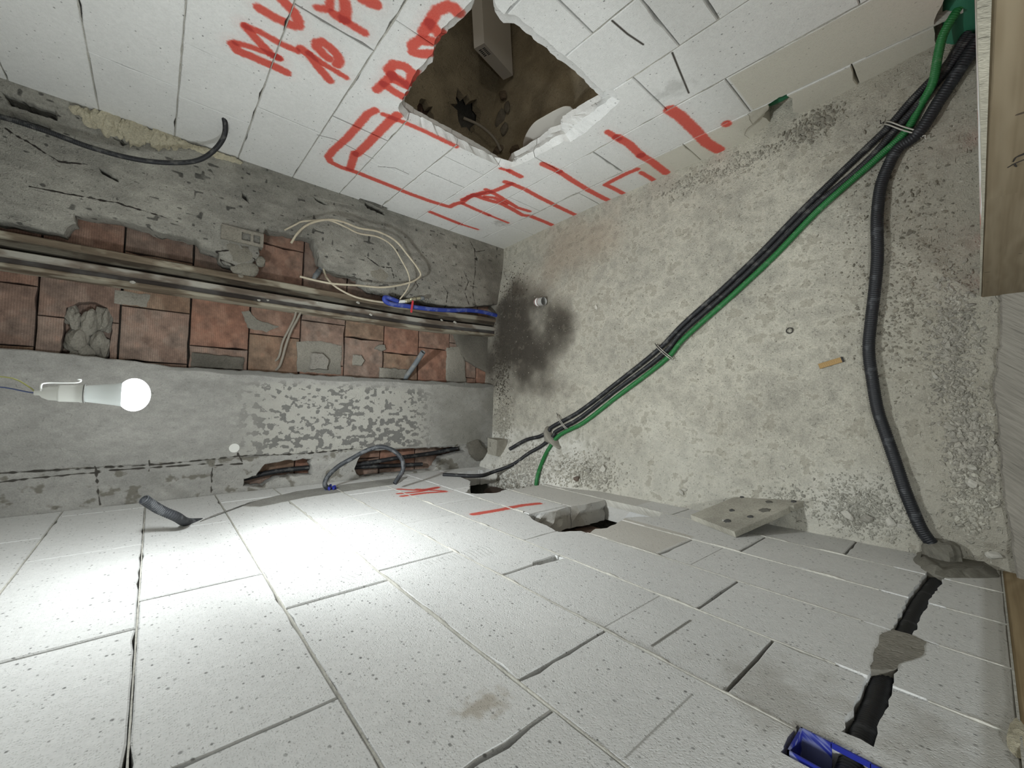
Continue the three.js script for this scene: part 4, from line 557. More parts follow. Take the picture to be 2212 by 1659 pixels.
// room beyond the hole in the right wall
const side = struct('wall_side_room');
{
  const r = rng(51), f = [], nx = 60, nz = 60, P = [], U = [], I = [];
  for (let j = 0; j <= nz; j++) for (let i = 0; i <= nx; i++) { const x = lerp(1.28, 3.5, i / nx), z = lerp(-2.6, 0.1, j / nz); P.push(x, (fbm(x * 8, z * 8, 4) - 0.5) * 0.05 + 0.06 * sm((-2.05 - z) / 0.4) * sm((2.6 - x) / 0.5), z); U.push(x, z); }
  for (let j = 0; j < nz; j++) for (let i = 0; i < nx; i++) { const a = j * (nx + 1) + i, b = a + nx + 1; I.push(a, b, a + 1, b, b + 1, a + 1); }
  const g = new THREE.BufferGeometry(); g.setAttribute('position', new THREE.Float32BufferAttribute(P, 3)); g.setAttribute('uv', new THREE.Float32BufferAttribute(U, 2)); g.setIndex(I); g.computeVertexNormals();
  const mD = std({ map: grainC, bumpMap: rep(roughB, 2, 2), bumpScale: 0.008, color: hex('#c6b89e') });
  part('dirt_floor', g, mD, side);
  const sh = new THREE.Shape([[1.29, -0.2], [3.6, -0.2], [3.6, YC], [1.29, YC]].map((q) => new THREE.Vector2(...q)));
  const H = (x, y, rx, ry, s) => { const a = []; for (let i = 0; i < 22; i++) { const t = i / 22 * 6.283, k = 0.65 + 0.6 * HT[(i * 91 + s * 17) & 65535]; a.push(new THREE.Vector2(x + Math.cos(t) * rx * k, y + Math.sin(t) * ry * k)); } return new THREE.Path(a); };
  sh.holes.push(H(2.16, 0.28, 0.13, 0.13, 1), H(1.98, 0.62, 0.09, 0.06, 2));
  const wg = new THREE.ExtrudeGeometry(sh, { depth: 0.06, bevelEnabled: false, steps: 1 }); wg.translate(0, 0, -2.56);
  part('plaster', planarUV(creased(wg), uvBox), std({ map: grainC, bumpMap: rep(roughB, 1.2, 1.2), bumpScale: 0.01, color: hex('#b8ab92') }), side);
  part('backing', boxG(1.29, 3.6, -0.3, YC, -2.8, -2.68), mMortarDark, side);
  part('unseen_end_wall', boxG(3.0, 3.1, -0.3, YC, -2.6, 0.2), mMortarPale, side);  // unseen wall, brought near and kept pale to bounce light into the side room
  part('near_wall', boxG(1.29, 3.6, -0.3, YC, 0.05, 0.15), mMortarPale, side);
  const bk = rng(52); for (let i = 0; i < 3; i++) for (let j = 0; j < 6; j++) part('brick', planarUV(creased(block((d, y, x) => new THREE.Vector3(x, y, -2.575 - d), 0.5 + i * 0.1, 0.592 + i * 0.1, 1.7 + j * 0.12 + (i % 2) * 0.06, 1.812 + j * 0.12 + (i % 2) * 0.06, bk, 0.06, 2)), (p) => [p.x * 4, p.y * 4]), mTerDark, side);
}
// ------------------------------------------------------------------ bare bulb on its cord
function hangingBulb(c, label) {
  const t = thing('hanging_bulb', label, 'lamp', c), L = (pts) => new THREE.LatheGeometry(pts.map((q) => new THREE.Vector2(q[0], q[1])), 36);
  const glow = new THREE.MeshStandardMaterial({ color: 0xffffff, emissive: 0xf6faff, emissiveIntensity: 3.0, roughness: 0.4 });
  const gl = []; for (let i = 0; i <= 18; i++) { const a = -Math.PI / 2 + i / 18 * 2.36; gl.push([Math.max(0.0001, Math.cos(a) * 0.042), Math.sin(a) * 0.032]); } part('globe', L(gl), glow, t);
  part('neck', L([[0.0298, 0.0226], [0.0275, 0.034], [0.0225, 0.066], [0.0195, 0.088], [0.0195, 0.092], [0.0001, 0.092]]), std({ color: hex('#d6dcda'), roughness: 0.45 }), t);
  const h = part('holder', L([[0.0205, 0.088], [0.0215, 0.089], [0.0215, 0.094], [0.0205, 0.096], [0.0195, 0.128], [0.0195, 0.130], [0.0175, 0.132], [0.0165, 0.146], [0.011, 0.156], [0.006, 0.160], [0.006, 0.168], [0.0001, 0.168]]), std({ color: hex('#c9cac4'), roughness: 0.5 }), t);
  part('ring', L([[0.0212, 0.0865], [0.0224, 0.087], [0.0224, 0.0895], [0.0212, 0.090]]), std({ color: hex('#5c5c58'), roughness: 0.6 }), h);
  part('hook', tubeGeo([[0.004, 0.156, 0.012], [0.02, 0.156, 0.01], [0.023, 0.149, 0.006], [0.0245, 0.12, 0.004], [0.0275, 0.098, 0.003], [0.0325, 0.0945, 0.002], [0.0335, 0.101, 0.002]], 0.0018, { seg: 6, step: 0.003 }), mPlastic, h);
  part('wire', tubeGeo([[0.001, 0.165, 0], [0.012, 0.175, 0.0], [0.03, 0.198, 0], [0.034, 0.225, 0], [0.02, 0.32, 0.01], [0.0, YC - c.y, 0]], 0.0016, { seg: 6 }), std({ color: hex('#8a8a52'), roughness: 0.5 }), t);
  part('wire', tubeGeo([[-0.001, 0.165, 0], [0.002, 0.18, 0.0], [0.01, 0.21, 0], [0.012, 0.24, 0], [0.006, 0.34, -0.01], [-0.004, YC - c.y, 0]], 0.0016, { seg: 6 }), std({ color: hex('#37456e'), roughness: 0.5 }), t);
  return t;
}
hangingBulb(BULB, 'lit bare bulb in a white holder hanging in front of the grey pilaster');
hangingBulb(BULB2, 'unseen bulb in the passage behind the camera, placed to brighten the near walls and floor');
hangingBulb(BULB3, 'unseen bulb in the side room beyond the broken opening, placed to light it from above');

// ------------------------------------------------------------------ corrugated conduits over the floor
const corr = (pts, r, o = {}) => tubeGeo(pts, r, Object.assign({ pitch: 0.0052, amp: 0.0014, seg: 10 }, o));
single('corrugated_conduit', 'upper black corrugated conduit in the tied bundle, farthest from the green one', 'conduit', corr([...CA2.slice().reverse(), ...CA.slice(0)], 0.0125), mBlack);
single('corrugated_conduit', 'middle black corrugated conduit of the bundle, lying against the green one', 'conduit', corr([...CB3.slice().reverse().map((p) => [p[0] + 0.008, p[1], p[2]]), ...CB2.slice().reverse().slice(1), ...CB], 0.0125), mBlack);
single('corrugated_conduit', 'long green corrugated conduit running through the bundle across the floor', 'conduit', corr([...CG, ...CG2.slice(1)], 0.0125), mGreen);
single('corrugated_conduit', 'thick black corrugated conduit curving over the floor into the wall chase', 'conduit', tubeGeo([...CBIG, [-0.485, 0.02, -0.088], [-0.505, 0.07, -0.092], ...CHASE.slice(0, 6).map((q) => [XL - 0.026, q[0], q[1]]), [XL - 0.03, 1.205, -0.131], [XL - 0.028, 1.24, -0.132]], 0.0185, { pitch: 0.0068, amp: 0.0019, seg: 12 }), mBlackPipe);
single('conduit', 'green conduit end seen inside the broken gap at the foot of the marked wall', 'conduit', corr([[1.36, 0.0, -0.66], [1.285, 0.055, -0.56], [1.27, 0.085, -0.49], [1.29, 0.12, -0.40]], 0.022), std({ color: hex('#1d6b48'), roughness: 0.5 }));
single('conduit', 'wide dark green pipe in the wall opening beside the board', 'pipe', tubeGeo([[1.16, 0.0, -0.02], [1.20, 0.07, -0.022], [1.24, 0.16, -0.018], [1.30, 0.30, 0.0]], 0.045, { seg: 20 }), std({ color: hex('#2c6e54'), roughness: 0.45 }));
// wire ties round the bundle
function tie(label, k, a, b, c, r = 0.0155) {
  const t = thing('wire_tie', label, 'tie', V3(b[0], b[1], b[2]), 'wire ties round the conduit bundle');
  const A = V3(a), C = V3(c), d = C.clone().sub(A).normalize(), u = new THREE.Vector3(0, 1, 0), al = new THREE.Vector3().crossVectors(d, u).normalize();
  for (const s of [-1, 1]) { const pts = []; const p = (v, w, q) => pts.push(A.clone().addScaledVector(d, v).addScaledVector(u, w).addScaledVector(al, s * 0.0045 + q)); const W = A.distanceTo(C); p(-0.017, -0.008, 0); p(-0.015, 0.008, 0); p(0, 0.0155, 0); p(W / 2, 0.0155, 0.001); p(W, 0.0155, 0); p(W + 0.015, 0.008, 0); p(W + 0.018, -0.008, 0); part('loop', rel(tubeGeo(pts, 0.0026, { seg: 7, step: 0.004 }), t.position), mWire, t); }
  const e = []; for (let i = 0; i <= 6; i++) e.push(C.clone().addScaledVector(d, 0.016 + i * 0.004).addScaledVector(u, 0.004 + 0.003 * Math.sin(i)).addScaledVector(al, 0.004 * Math.cos(i * 1.7))); part('twisted_end', rel(tubeGeo(e, 0.0016, { seg: 6, step: 0.003 }), t.position), mWire, t);
  const f = []; for (let i = 0; i <= 6; i++) f.push(A.clone().addScaledVector(d, -0.016 - i * 0.0035).addScaledVector(u, 0.002 + 0.004 * Math.sin(i * 1.3)).addScaledVector(al, 0.004 * Math.sin(i * 1.9))); part('twisted_end', rel(tubeGeo(f, 0.0016, { seg: 6, step: 0.003 }), t.position), std({ color: hex('#3c3a36'), roughness: 0.5, metalness: 0.4 }), t);
}
const nearest = (P, z) => P.reduce((m, p) => Math.abs(p[2] - z) < Math.abs(m[2] - z) ? p : m);
function at(P, t) { return new THREE.CatmullRomCurve3(P.map((p) => V3(p)), false, 'centripetal').getPointAt(t).toArray(); }
tie('light wire tie round the conduit bundle close to the grey mortar lump', 0, ...TIE0);
tie('light wire tie at the middle of the conduit bundle on the floor', 1, ...TIE1);
tie('light wire tie where the thick black conduit leaves the bundle', 2, ...TIE2);

// conduits on the walls
single('conduit', 'black conduit hanging from above and curling against the marked wall', 'conduit', tubeGeo(TOPCOND, 0.0105, { pitch: 0.005, amp: 0.0012, seg: 10, hollow: true }), mBlack);
single('conduit', 'cut grey corrugated conduit stub sticking out of the white block wall', 'conduit', tubeGeo(STUB, 0.0158, { pitch: 0.0066, amp: 0.0018, seg: 16, hollow: true }), mGreyCond);
{ const t = thing('conduit', 'grey black conduit looping out of the block wall, its free end hanging', 'conduit', V3(LOOP[0])); part('tube', rel(tubeGeo([[-0.51, LOOP[0][1] + 0.01, LOOP[0][2]], ...LOOP], 0.0125, { pitch: 0.0062, amp: 0.0016, seg: 12, hollow: true }), t.position), std({ map: dusty([50, 53, 57], [120, 122, 122], 0.04), roughness: 0.55 }), t);
  for (let i = 0; i < 7; i++) part('blue_flap', planarUV(rel(lump(V3(-0.478 + 0.004 * (i % 3), LOOP[0][1] + 0.022 * Math.cos(i * 0.9), LOOP[0][2] + 0.022 * Math.sin(i * 0.9)), 0.012, 0.006, 0.008, 0.5, i, 1), t.position), uvBox), mBlueBox, t); }
single('conduit', 'black conduit lying in the broken slot beside the grey pilaster', 'conduit', corr([[-0.345, 0.28, -2.50], [-0.37, 0.5, -2.505], [-0.385, 0.75, -2.51], [-0.405, 1.0, -2.515], [-0.40, 1.25, -2.515], [-0.405, 1.42, -2.52], [-0.43, 1.58, -2.525]], 0.014), mBlack);
single('conduit', 'second black conduit lower in the broken slot beside the pilaster', 'conduit', corr([[-0.44, 0.55, -2.515], [-0.43, 0.8, -2.52], [-0.425, 0.95, -2.525], [-0.42, 1.15, -2.53]], 0.013), mBlack);

// ------------------------------------------------------------------ old timber post standing in front of the bricks
{
  const t = thing('timber_post', 'dusty old grooved timber post standing upright before the terracotta bricks', 'post', V3(0.52, -0.02, ZB - 0.04));
  const ext = (prof, y0, y1, mat, nm, seed) => { const rings = [], n = 46; for (let i = 0; i <= n; i++) { const y = lerp(y0, y1, i / n); rings.push(prof.map(([x, z], k) => new THREE.Vector3(x + 0.028 * sm((0.7 - y) / 0.8) + (fbm(y * 6, k * 3 + seed, 3) - 0.5) * 0.004, y, z + (fbm(y * 7 + 9, k * 5 + seed, 3) - 0.5) * 0.003))); } part(nm, planarUV(rel(creased(solid(rings, (p) => new THREE.Vector2(p.x, p.z)), 0.9), t.position), (p) => [(p.x + p.z) * 2.2, p.y * 0.9]), mat, t); };
  const dark = std({ map: oldWood, bumpMap: rep(roughB, 2, 0.6), bumpScale: 0.004, color: hex('#95918a') }), dk2 = std({ map: oldWood, bumpMap: rep(roughB, 2, 0.6), bumpScale: 0.004, color: hex('#77767c') });
  ext([[0.609, -2.455], [0.604, -2.447], [0.580, -2.446], [0.577, -2.45], [0.577, -2.54], [0.609, -2.54]], -0.1, YC, mPost, 'flange', 1);
  ext([[0.577, -2.459], [0.553, -2.461], [0.551, -2.54], [0.577, -2.54]], -0.1, YC, dark, 'web', 4);
  ext([[0.553, -2.515], [0.532, -2.515], [0.532, -2.55], [0.553, -2.55]], -0.1, YC, dk2, 'groove', 3);
  ext([[0.540, -2.458], [0.536, -2.449], [0.513, -2.449], [0.509, -2.455], [0.509, -2.555], [0.540, -2.555]], -0.1, YC, mPostGrey, 'batten', 2);
  ext([[0.509, -2.462], [0.487, -2.464], [0.487, -2.55], [0.509, -2.55]], -0.1, YC, dk2, 'web', 5);
  ext([[0.488, -2.460], [0.484, -2.456], [0.474, -2.457], [0.470, -2.464], [0.470, -2.555], [0.488, -2.555]], -0.1, YC, mPost, 'edge_strip', 6);
  for (const [x, y, s] of [[0.487, 2.04, 0.006], [0.493, 1.56, 0.005], [0.5, 1.52, 0.004], [0.53, 1.28, 0.004], [0.51, 0.97, 0.006], [0.57, 1.05, 0.007], [0.55, 0.36, 0.008], [0.55, 0.47, 0.006]]) part('mortar_drip', rel(lump(V3(x, y, -2.452), s, s * 1.6, s * 0.7, 0.5, y * 3, 2), t.position), mMortarPale, t);
}
// cables, hose, fitting and pipes in front of it
single('cable', 'thin dirty white cable looping in front of the rough plaster', 'cable', tubeGeo(CAB1, 0.0046, { seg: 8 }), mCable);
single('cable', 'thicker white cable loop with two cut ends over the plaster', 'cable', tubeGeo(CAB2, 0.0058, { seg: 8 }), mCable);
{ const t = thing('pipe_fitting', 'small grey elbow fitting with a white cable running down to the blue hose', 'fitting', V3(TUBE[0])); part('elbow', rel(tubeGeo(TUBE, 0.012, { seg: 12 }), t.position), mGreyPipe, t); part('collar', rel(tubeGeo([TUBE[1], TUBE[2]], 0.0145, { seg: 12 }), t.position), mGreyPipe, t); part('cable', rel(tubeGeo(CAB3, 0.0056, { seg: 8 }), t.position), mCable, t); }
{
  const t = thing('hose', 'blue hose bent back on itself behind the timber post', 'hose', V3(HOSE[0]));
  part('tube', rel(tubeGeo([...HOSE.slice(1, 5).map((p) => p), ...HOSE.slice(5)], 0.0145, { seg: 12, pitch: 0.004, amp: 0.0005 }), t.position), mBlue, t);
  part('sleeve', rel(tubeGeo([HOSE[1], HOSE[0], TAP[0]], 0.0135, { seg: 12 }), t.position), mBlue, t);
  part('bare_pipe', rel(tubeGeo([HOSE[11], ...HOSE2.slice(1)], 0.007, { seg: 8 }), t.position), mCable, t);
  part('clamp', rel(lump(V3(HOSE[11]), 0.015, 0.02, 0.015, 0.4, 3, 2), t.position), mBrass, t);
}
{
  const t = thing('valve', 'small metal valve with a white plastic neck and red lever on the blue hose', 'valve', V3(TAP[2]));
  part('neck', rel(tubeGeo([TAP[0], TAP[1]], 0.0105, { seg: 12 }), t.position), mPlastic, t);
  part('body', rel(mergeGeometries([tubeGeo([TAP[1], TAP[3]], 0.0125, { seg: 12 }), tubeGeo([V3(TAP[2]).add(V3(0, -0.004, 0)).toArray(), V3(TAP[2]).add(V3(0, 0.004, 0.022)).toArray()], 0.008, { seg: 10 })]), t.position), mBrass, t);
  part('cap', rel(tubeGeo([TAP[3], TAP[4]], 0.010, { seg: 12 }), t.position), mBrass, t);
  part('nut', rel(tubeGeo([TAP[4], TAP[5]], 0.013, { seg: 6 }), t.position), mGreyPipe, t);
  const d = V3(REDTAG[1]).sub(V3(REDTAG[0])), g = rbox(0.014, d.length(), 0.004, 0.0018); g.applyQuaternion(new THREE.Quaternion().setFromUnitVectors(new THREE.Vector3(0, 1, 0), d.clone().normalize())); g.translate((REDTAG[0][0] + REDTAG[1][0]) / 2, (REDTAG[0][1] + REDTAG[1][1]) / 2, (REDTAG[0][2] + REDTAG[1][2]) / 2 + 0.012); const lv = part('lever', rel(g, t.position), mRed, t); lv.userData.label = 'red lever';
}
single('drain_pipe', 'short grey plastic pipe stub with an open end sticking out of the bricks', 'pipe', tubeGeo([[0.10, 0.69, -2.58], ...GPIPE], 0.0165, { seg: 20, hollow: true }), mGreyPipe);
single('wire', 'left of the two grey wires crossing the terracotta bricks', 'wire', tubeGeo([...PAIR1, [PAIR1[4][0] - 0.03, PAIR1[4][1] + 0.02, -2.58]], 0.0062, { seg: 8 }), mGreyWire);
single('wire', 'right of the two grey wires crossing the terracotta bricks', 'wire', tubeGeo([...PAIR2, [PAIR2[5][0] - 0.03, PAIR2[5][1] + 0.02, -2.58]], 0.0068, { seg: 8 }), mGreyWire);

// ------------------------------------------------------------------ blue wall box with the conduit let in
{
  const t = thing('electrical_box', 'blue plastic wall box smeared with white plaster, set into the block wall', 'box', V3(XL - 0.025, 1.22, -0.13));
  const z0 = -0.19, z1 = -0.078, y0 = 1.19, y1 = 1.256, w = 0.0026, B = (nm, a, b, c, d, e, f) => part(nm, rel(planarUV(boxG(a, b, c, d, e, f), (p) => [p.z * 6 + p.x * 9, p.y * 6 + p.x * 3]), t.position), mBlueBox, t);
  B('lower_side', XL - 0.05, XL + 0.003, y0, y0 + w, z0, -0.152); B('lower_side', XL - 0.05, XL + 0.003, y0, y0 + w, -0.110, z1); B('lower_lip', XL - 0.004, XL + 0.004, y0, y0 + w, -0.153, -0.109);
  B('upper_side', XL - 0.05, XL + 0.003, y1 - w, y1, z0, z1); B('end_side', XL - 0.05, XL + 0.003, y0, y1, z0, z0 + w); B('end_side', XL - 0.05, XL + 0.003, y0, y1, z1 - w, z1); B('bottom', XL - 0.052, XL - 0.048, y0, y1, z0, z1);
}
// ------------------------------------------------------------------ panel leaning on the wall
{
  const Bb = V3(-0.482, 0.310, -0.609), Ab = V3(-0.482, 0.215, -0.818), Cb = V3(-0.387, -0.002, -0.470), n = V3(0.96333, 0.24435, -0.11088);
  const eu = Ab.clone().sub(Bb), ev = Cb.clone().sub(Bb), t = thing('panel', 'thin grey panel with dark glue dabs leaning on the left wall', 'panel', Cb.clone().addScaledVector(eu, 0.5)), r = rng(9);
  const P = (u, v, d) => Bb.clone().addScaledVector(eu, u).addScaledVector(ev, v).addScaledVector(n, d), out = [];
  for (const [a, b] of [[[0, 0], [1, 0]], [[1, 0], [1, 1.1]], [[1, 1.1], [0, 1]], [[0, 1], [0, 0.83]], [[0.05, 0.82], [0, 0.78]], [[0, 0.76], [0, 0]]]) for (let i = 0; i < 8; i++) out.push([lerp(a[0], b[0], i / 8) + (r() - 0.5) * 0.006, lerp(a[1], b[1], i / 8) + (r() - 0.5) * 0.005]);
  const g = solid([out.map((q) => P(q[0], q[1], 0)), out.map((q) => P(q[0], q[1], 0.0205)), out.map((q) => P(lerp(q[0], 0.5, 0.004), lerp(q[1], 0.5, 0.004), 0.022))], (p) => { const q = p.clone().sub(Bb); return new THREE.Vector2(q.dot(eu), q.dot(ev)); });
  part('board', rel(planarUV(creased(g), uvBox), t.position), std({ map: grainC, bumpMap: rep(roughB, 2, 2), bumpScale: 0.002, color: hex('#cfccc0') }), t);
  const ring = (u, v, s, k, m) => { const a = []; for (let i = 0; i < 16; i++) { const th = i / 16 * 6.283, q = s * (0.75 + 0.5 * HT[i * 31 + k * 77]); a.push([u + Math.cos(th) * q / 0.23, v + Math.sin(th) * q / 0.354]); } part('glue_dab', rel(planarUV(creased(solid([a.map((q) => P(q[0], q[1], 0.018)), a.map((q) => P(q[0], q[1], 0.0235)), a.map((q) => P(lerp(q[0], u, 0.4), lerp(q[1], v, 0.4), 0.026))], (p) => { const w = p.clone().sub(Bb); return new THREE.Vector2(w.dot(eu), w.dot(ev)); })), uvBox), t.position), m, t); };
  const dk = std({ color: hex('#4a4a48') }), gy = std({ map: grainC, color: hex('#77766f') });
  ring(0.36, 0.14, 0.014, 1, dk); ring(0.40, 0.13, 0.009, 2, mMortarPale); ring(0.20, 0.36, 0.011, 3, dk); ring(0.60, 0.37, 0.011, 4, dk); ring(0.2, 0.58, 0.018, 5, gy); ring(0.38, 0.78, 0.012, 6, gy); ring(0.88, 0.72, 0.009, 7, dk); ring(0.6, 0.85, 0.009, 8, dk); ring(0.10, 0.93, 0.009, 9, dk);
}
// ------------------------------------------------------------------ timber lining of the doorway
{
  const t = thing('timber_board', 'pale timber board with black pencil marks lining the right side of the doorway', 'board', V3(0.368, 0.02, 0.05));
  const rings = []; for (let i = 0; i <= 24; i++) { const y = lerp(0.02, 2.18, i / 24), z0 = lerp(0.0005, 0.0105, y / 1.4) + 0.0012 * (vn(y * 14, 3) - 0.5), x0 = 0.357; rings.push([[x0 + 0.003, z0], [x0, z0 + 0.003], [x0, 0.118], [x0 + 0.019, 0.118], [x0 + 0.019, z0]].map((q) => new THREE.Vector3(q[0], y, q[1]))); }
  const k = part('plank', rel(planarUV(creased(solid(rings, (p) => new THREE.Vector2(p.x, p.z)), 0.5), (p) => [p.z * 3 + p.x * 2, p.y * 1.1]), t.position), mBoard, t);
  const strip = []; for (let i = 0; i <= 60; i++) { const y = lerp(0.03, 2.18, i / 60), w = 0.0015 + 0.003 * fbm(y * 12, 2, 3) + 0.006 * sm((y - 0.9) / 0.5), z0 = lerp(0.0005, 0.0105, y / 1.4); strip.push([[0.3765, z0 - w], [0.3585, z0 - w * 0.9], [0.3575, z0], [0.3765, z0]].map((q) => new THREE.Vector3(q[0], y, q[1]))); }
  part('plaster_edge', rel(planarUV(creased(solid(strip, (p) => new THREE.Vector2(p.x, p.z)), 0.8), uvBox), t.position), std({ map: grainC, bumpMap: rep(roughB, 3, 3), bumpScale: 0.003, color: hex('#ddd8c8') }), t);
  const ink = std({ color: hex('#2e2a26') }), X = 0.3562, mk = (pts, w) => part('pencil_mark', rel(tubeGeo(pts.map((p) => [X, p[0], p[1]]), w, { seg: 5, step: 0.004 }), t.position), ink, t);
  mk([[1.045, 0.0335], [1.058, 0.036], [1.064, 0.043], [1.07, 0.05]], 0.0008); mk([[1.058, 0.036], [1.060, 0.043], [1.061, 0.047]], 0.0007); mk([[1.028, 0.029], [1.036, 0.035], [1.041, 0.043]], 0.0007); mk([[1.036, 0.035], [1.024, 0.037]], 0.0011);
  const kn = std({ color: hex('#4c4034') }); for (const [y, z, s] of [[1.185, 0.036, 0.005], [0.36, 0.012, 0.005], [0.24, 0.012, 0.003], [0.5, 0.06, 0.003]]) { const g = new THREE.SphereGeometry(1, 14, 8); g.scale(0.0006, s * 0.6, s * 1.3); g.translate(0.3573, y, z); part('knot', rel(g, t.position), kn, t); }
}
{
  const t = thing('timber_board', 'tan timber board lining the left side of the doorway behind the blocks', 'board', V3(-0.49, -0.02, 0.07));
  const rings = []; for (let i = 0; i <= 16; i++) { const y = lerp(-0.03, 2.18, i / 16); rings.push([[-0.504, 0.0285], [-0.482, 0.0285], [-0.481, 0.031], [-0.481, 0.128], [-0.504, 0.128]].map((q) => new THREE.Vector3(q[0], y, q[1]))); }
  part('plank', rel(planarUV(creased(solid(rings, (p) => new THREE.Vector2(p.x, p.z)), 0.5), (p) => [p.z * 3, p.y * 1.1]), t.position), std({ map: woodC, roughness: 0.8, color: hex('#d6cbb4') }), t);
  part('edge_strip', rel(planarUV(boxG(-0.484, -0.4795, -0.02, 1.05, 0.0262, 0.0292), uvBox), t.position), mMortarPale, t);
  part('foam', rel(lump(V3(-0.484, 0.955, 0.026), 0.006, 0.05, 0.012, 0.5, 5, 3), t.position), mFoam, t);
}
// ------------------------------------------------------------------ small things on the floor
{
  const t = thing('plastic_cup', 'small cut plastic bottle end with a dark red and white band lying in the dirt', 'cup', V3(0.67, 0.006, -1.92));
  const a = V3(0.672, 0.018, -1.985), b = V3(0.664, 0.022, -1.875), q = new THREE.Quaternion().setFromUnitVectors(new THREE.Vector3(0, 1, 0), b.clone().sub(a).normalize());
  const L = (pts) => { const g = new THREE.LatheGeometry(pts.map((p) => new THREE.Vector2(p[0], p[1])), 28); g.applyQuaternion(q); g.translate(a.x, a.y + 0.012, a.z); return rel(g, t.position); };
  part('cup_body', L([[0.0001, 0.0], [0.012, 0.001], [0.021, 0.008], [0.0262, 0.02], [0.0275, 0.05], [0.0272, 0.088], [0.0258, 0.088], [0.026, 0.05], [0.0246, 0.021], [0.0001, 0.004]]), std({ color: hex('#a9a8a4'), roughness: 0.4 }), t);
  part('red_band', L([[0.0262, 0.018], [0.0272, 0.019], [0.0276, 0.0245], [0.0268, 0.025]]), std({ color: hex('#6e2a2c') }), t);
  part('white_band', L([[0.0268, 0.025], [0.0279, 0.026], [0.0281, 0.042], [0.0273, 0.043]]), mPlastic, t);
  part('red_band', L([[0.0273, 0.043], [0.0282, 0.044], [0.0282, 0.0475], [0.0274, 0.048]]), std({ color: hex('#6e2a2c') }), t);
}
{
  const t = thing('wood_offcut', 'small pale wooden strip with one blackened end lying on the floor', 'offcut', V3(0.174, floorN(0.174, -0.38) + 0.005, -0.382)); t.rotation.y = Math.PI / 2 + 0.31;
  part('strip', rbox(0.075, 0.007, 0.02, 0.0012), std({ map: woodC, color: hex('#f0d8ae') }), t); const e = rbox(0.006, 0.0074, 0.0204, 0.001); e.translate(-0.038, 0, 0); part('dark_end', e, std({ color: hex('#3c3a3a') }), t);
}
{ const g = new THREE.TorusGeometry(0.011, 0.0022, 8, 26); g.rotateX(Math.PI / 2); g.translate(0.315, floorN(0.315, -0.517) + 0.003, -0.517); single('metal_ring', 'small dark metal ring lying on the bare floor', 'ring', g, std({ color: hex('#4a4844'), metalness: 0.6, roughness: 0.5 })); }
const CH_L = ['long pale shard standing near the left wall rubble', 'white pebble at the foot of the pilaster', null, 'pale chip lying alone on the brownish floor', 'white flake beside the thick black conduit', 'flat pale shard on the dust pile near the leaning panel', 'pale block chip beside the thick conduit', 'second pale block chip hard against the thick conduit', 'grey flat piece on the dust pile between shard and conduit', 'light stone among the dark gravel by the step', 'squarish pale stone at the edge of the concrete step', 'larger pale stone in the gravel at the step', 'pale flake near the left end of the step', 'white chip close to the hole in the left wall', 'second white chip just below the hole in the left wall', 'brown stone at the foot of the left wall opening', 'white crumb in the rubble near the green conduit', 'grey stone next to the long pale shard', 'small round white crumb on the floor edge of the rubble', null];
const CH_S = [0.026, 0.014, 0, 0.014, 0.009, 0.02, 0.018, 0.013, 0.022, 0.009, 0.012, 0.018, 0.017, 0.014, 0.012, 0.024, 0.013, 0.02, 0.011, 0];
CHUNKS.forEach((p, i) => { if (!CH_S[i]) return; const y = floorN(p[0], p[2]); const q = V3(Math.max(p[0], -0.45), y + CH_S[i] * 0.25, p[2]); const m = single('stone_chunk', CH_L[i], 'stone', chunk(q, CH_S[i], i * 13 + 3, 0.55), std({ map: grainC, color: hex(i === 15 ? '#7a6c62' : i === 8 || i === 17 ? '#b4b1a8' : '#e8e5dc') }), 'loose stones on the floor'); });
single('brick_chunk', 'broken grey block piece lying on edge below the pilaster corner', 'rubble', planarUV(rough(cut(boxG(-0.385, -0.275, 0.02, 0.12, -2.35, -2.255).deleteAttribute('uv'), [brush(boxG(-0.33, -0.30, 0.085, 0.2, -2.33, -2.315).deleteAttribute('uv'))]), 0.012, 14), uvBox), std({ map: grainC, bumpMap: rep(roughB, 2, 2), bumpScale: 0.005, color: hex('#c2beb2') }));
single('brick_chunk', 'dark brown rough lump inside the opening at the foot of the left wall', 'rubble', lump(V3(-0.60, 0.30, -1.98), 0.06, 0.10, 0.14, 0.35, 8, 3), std({ map: terC, color: hex('#6a5c50') }));
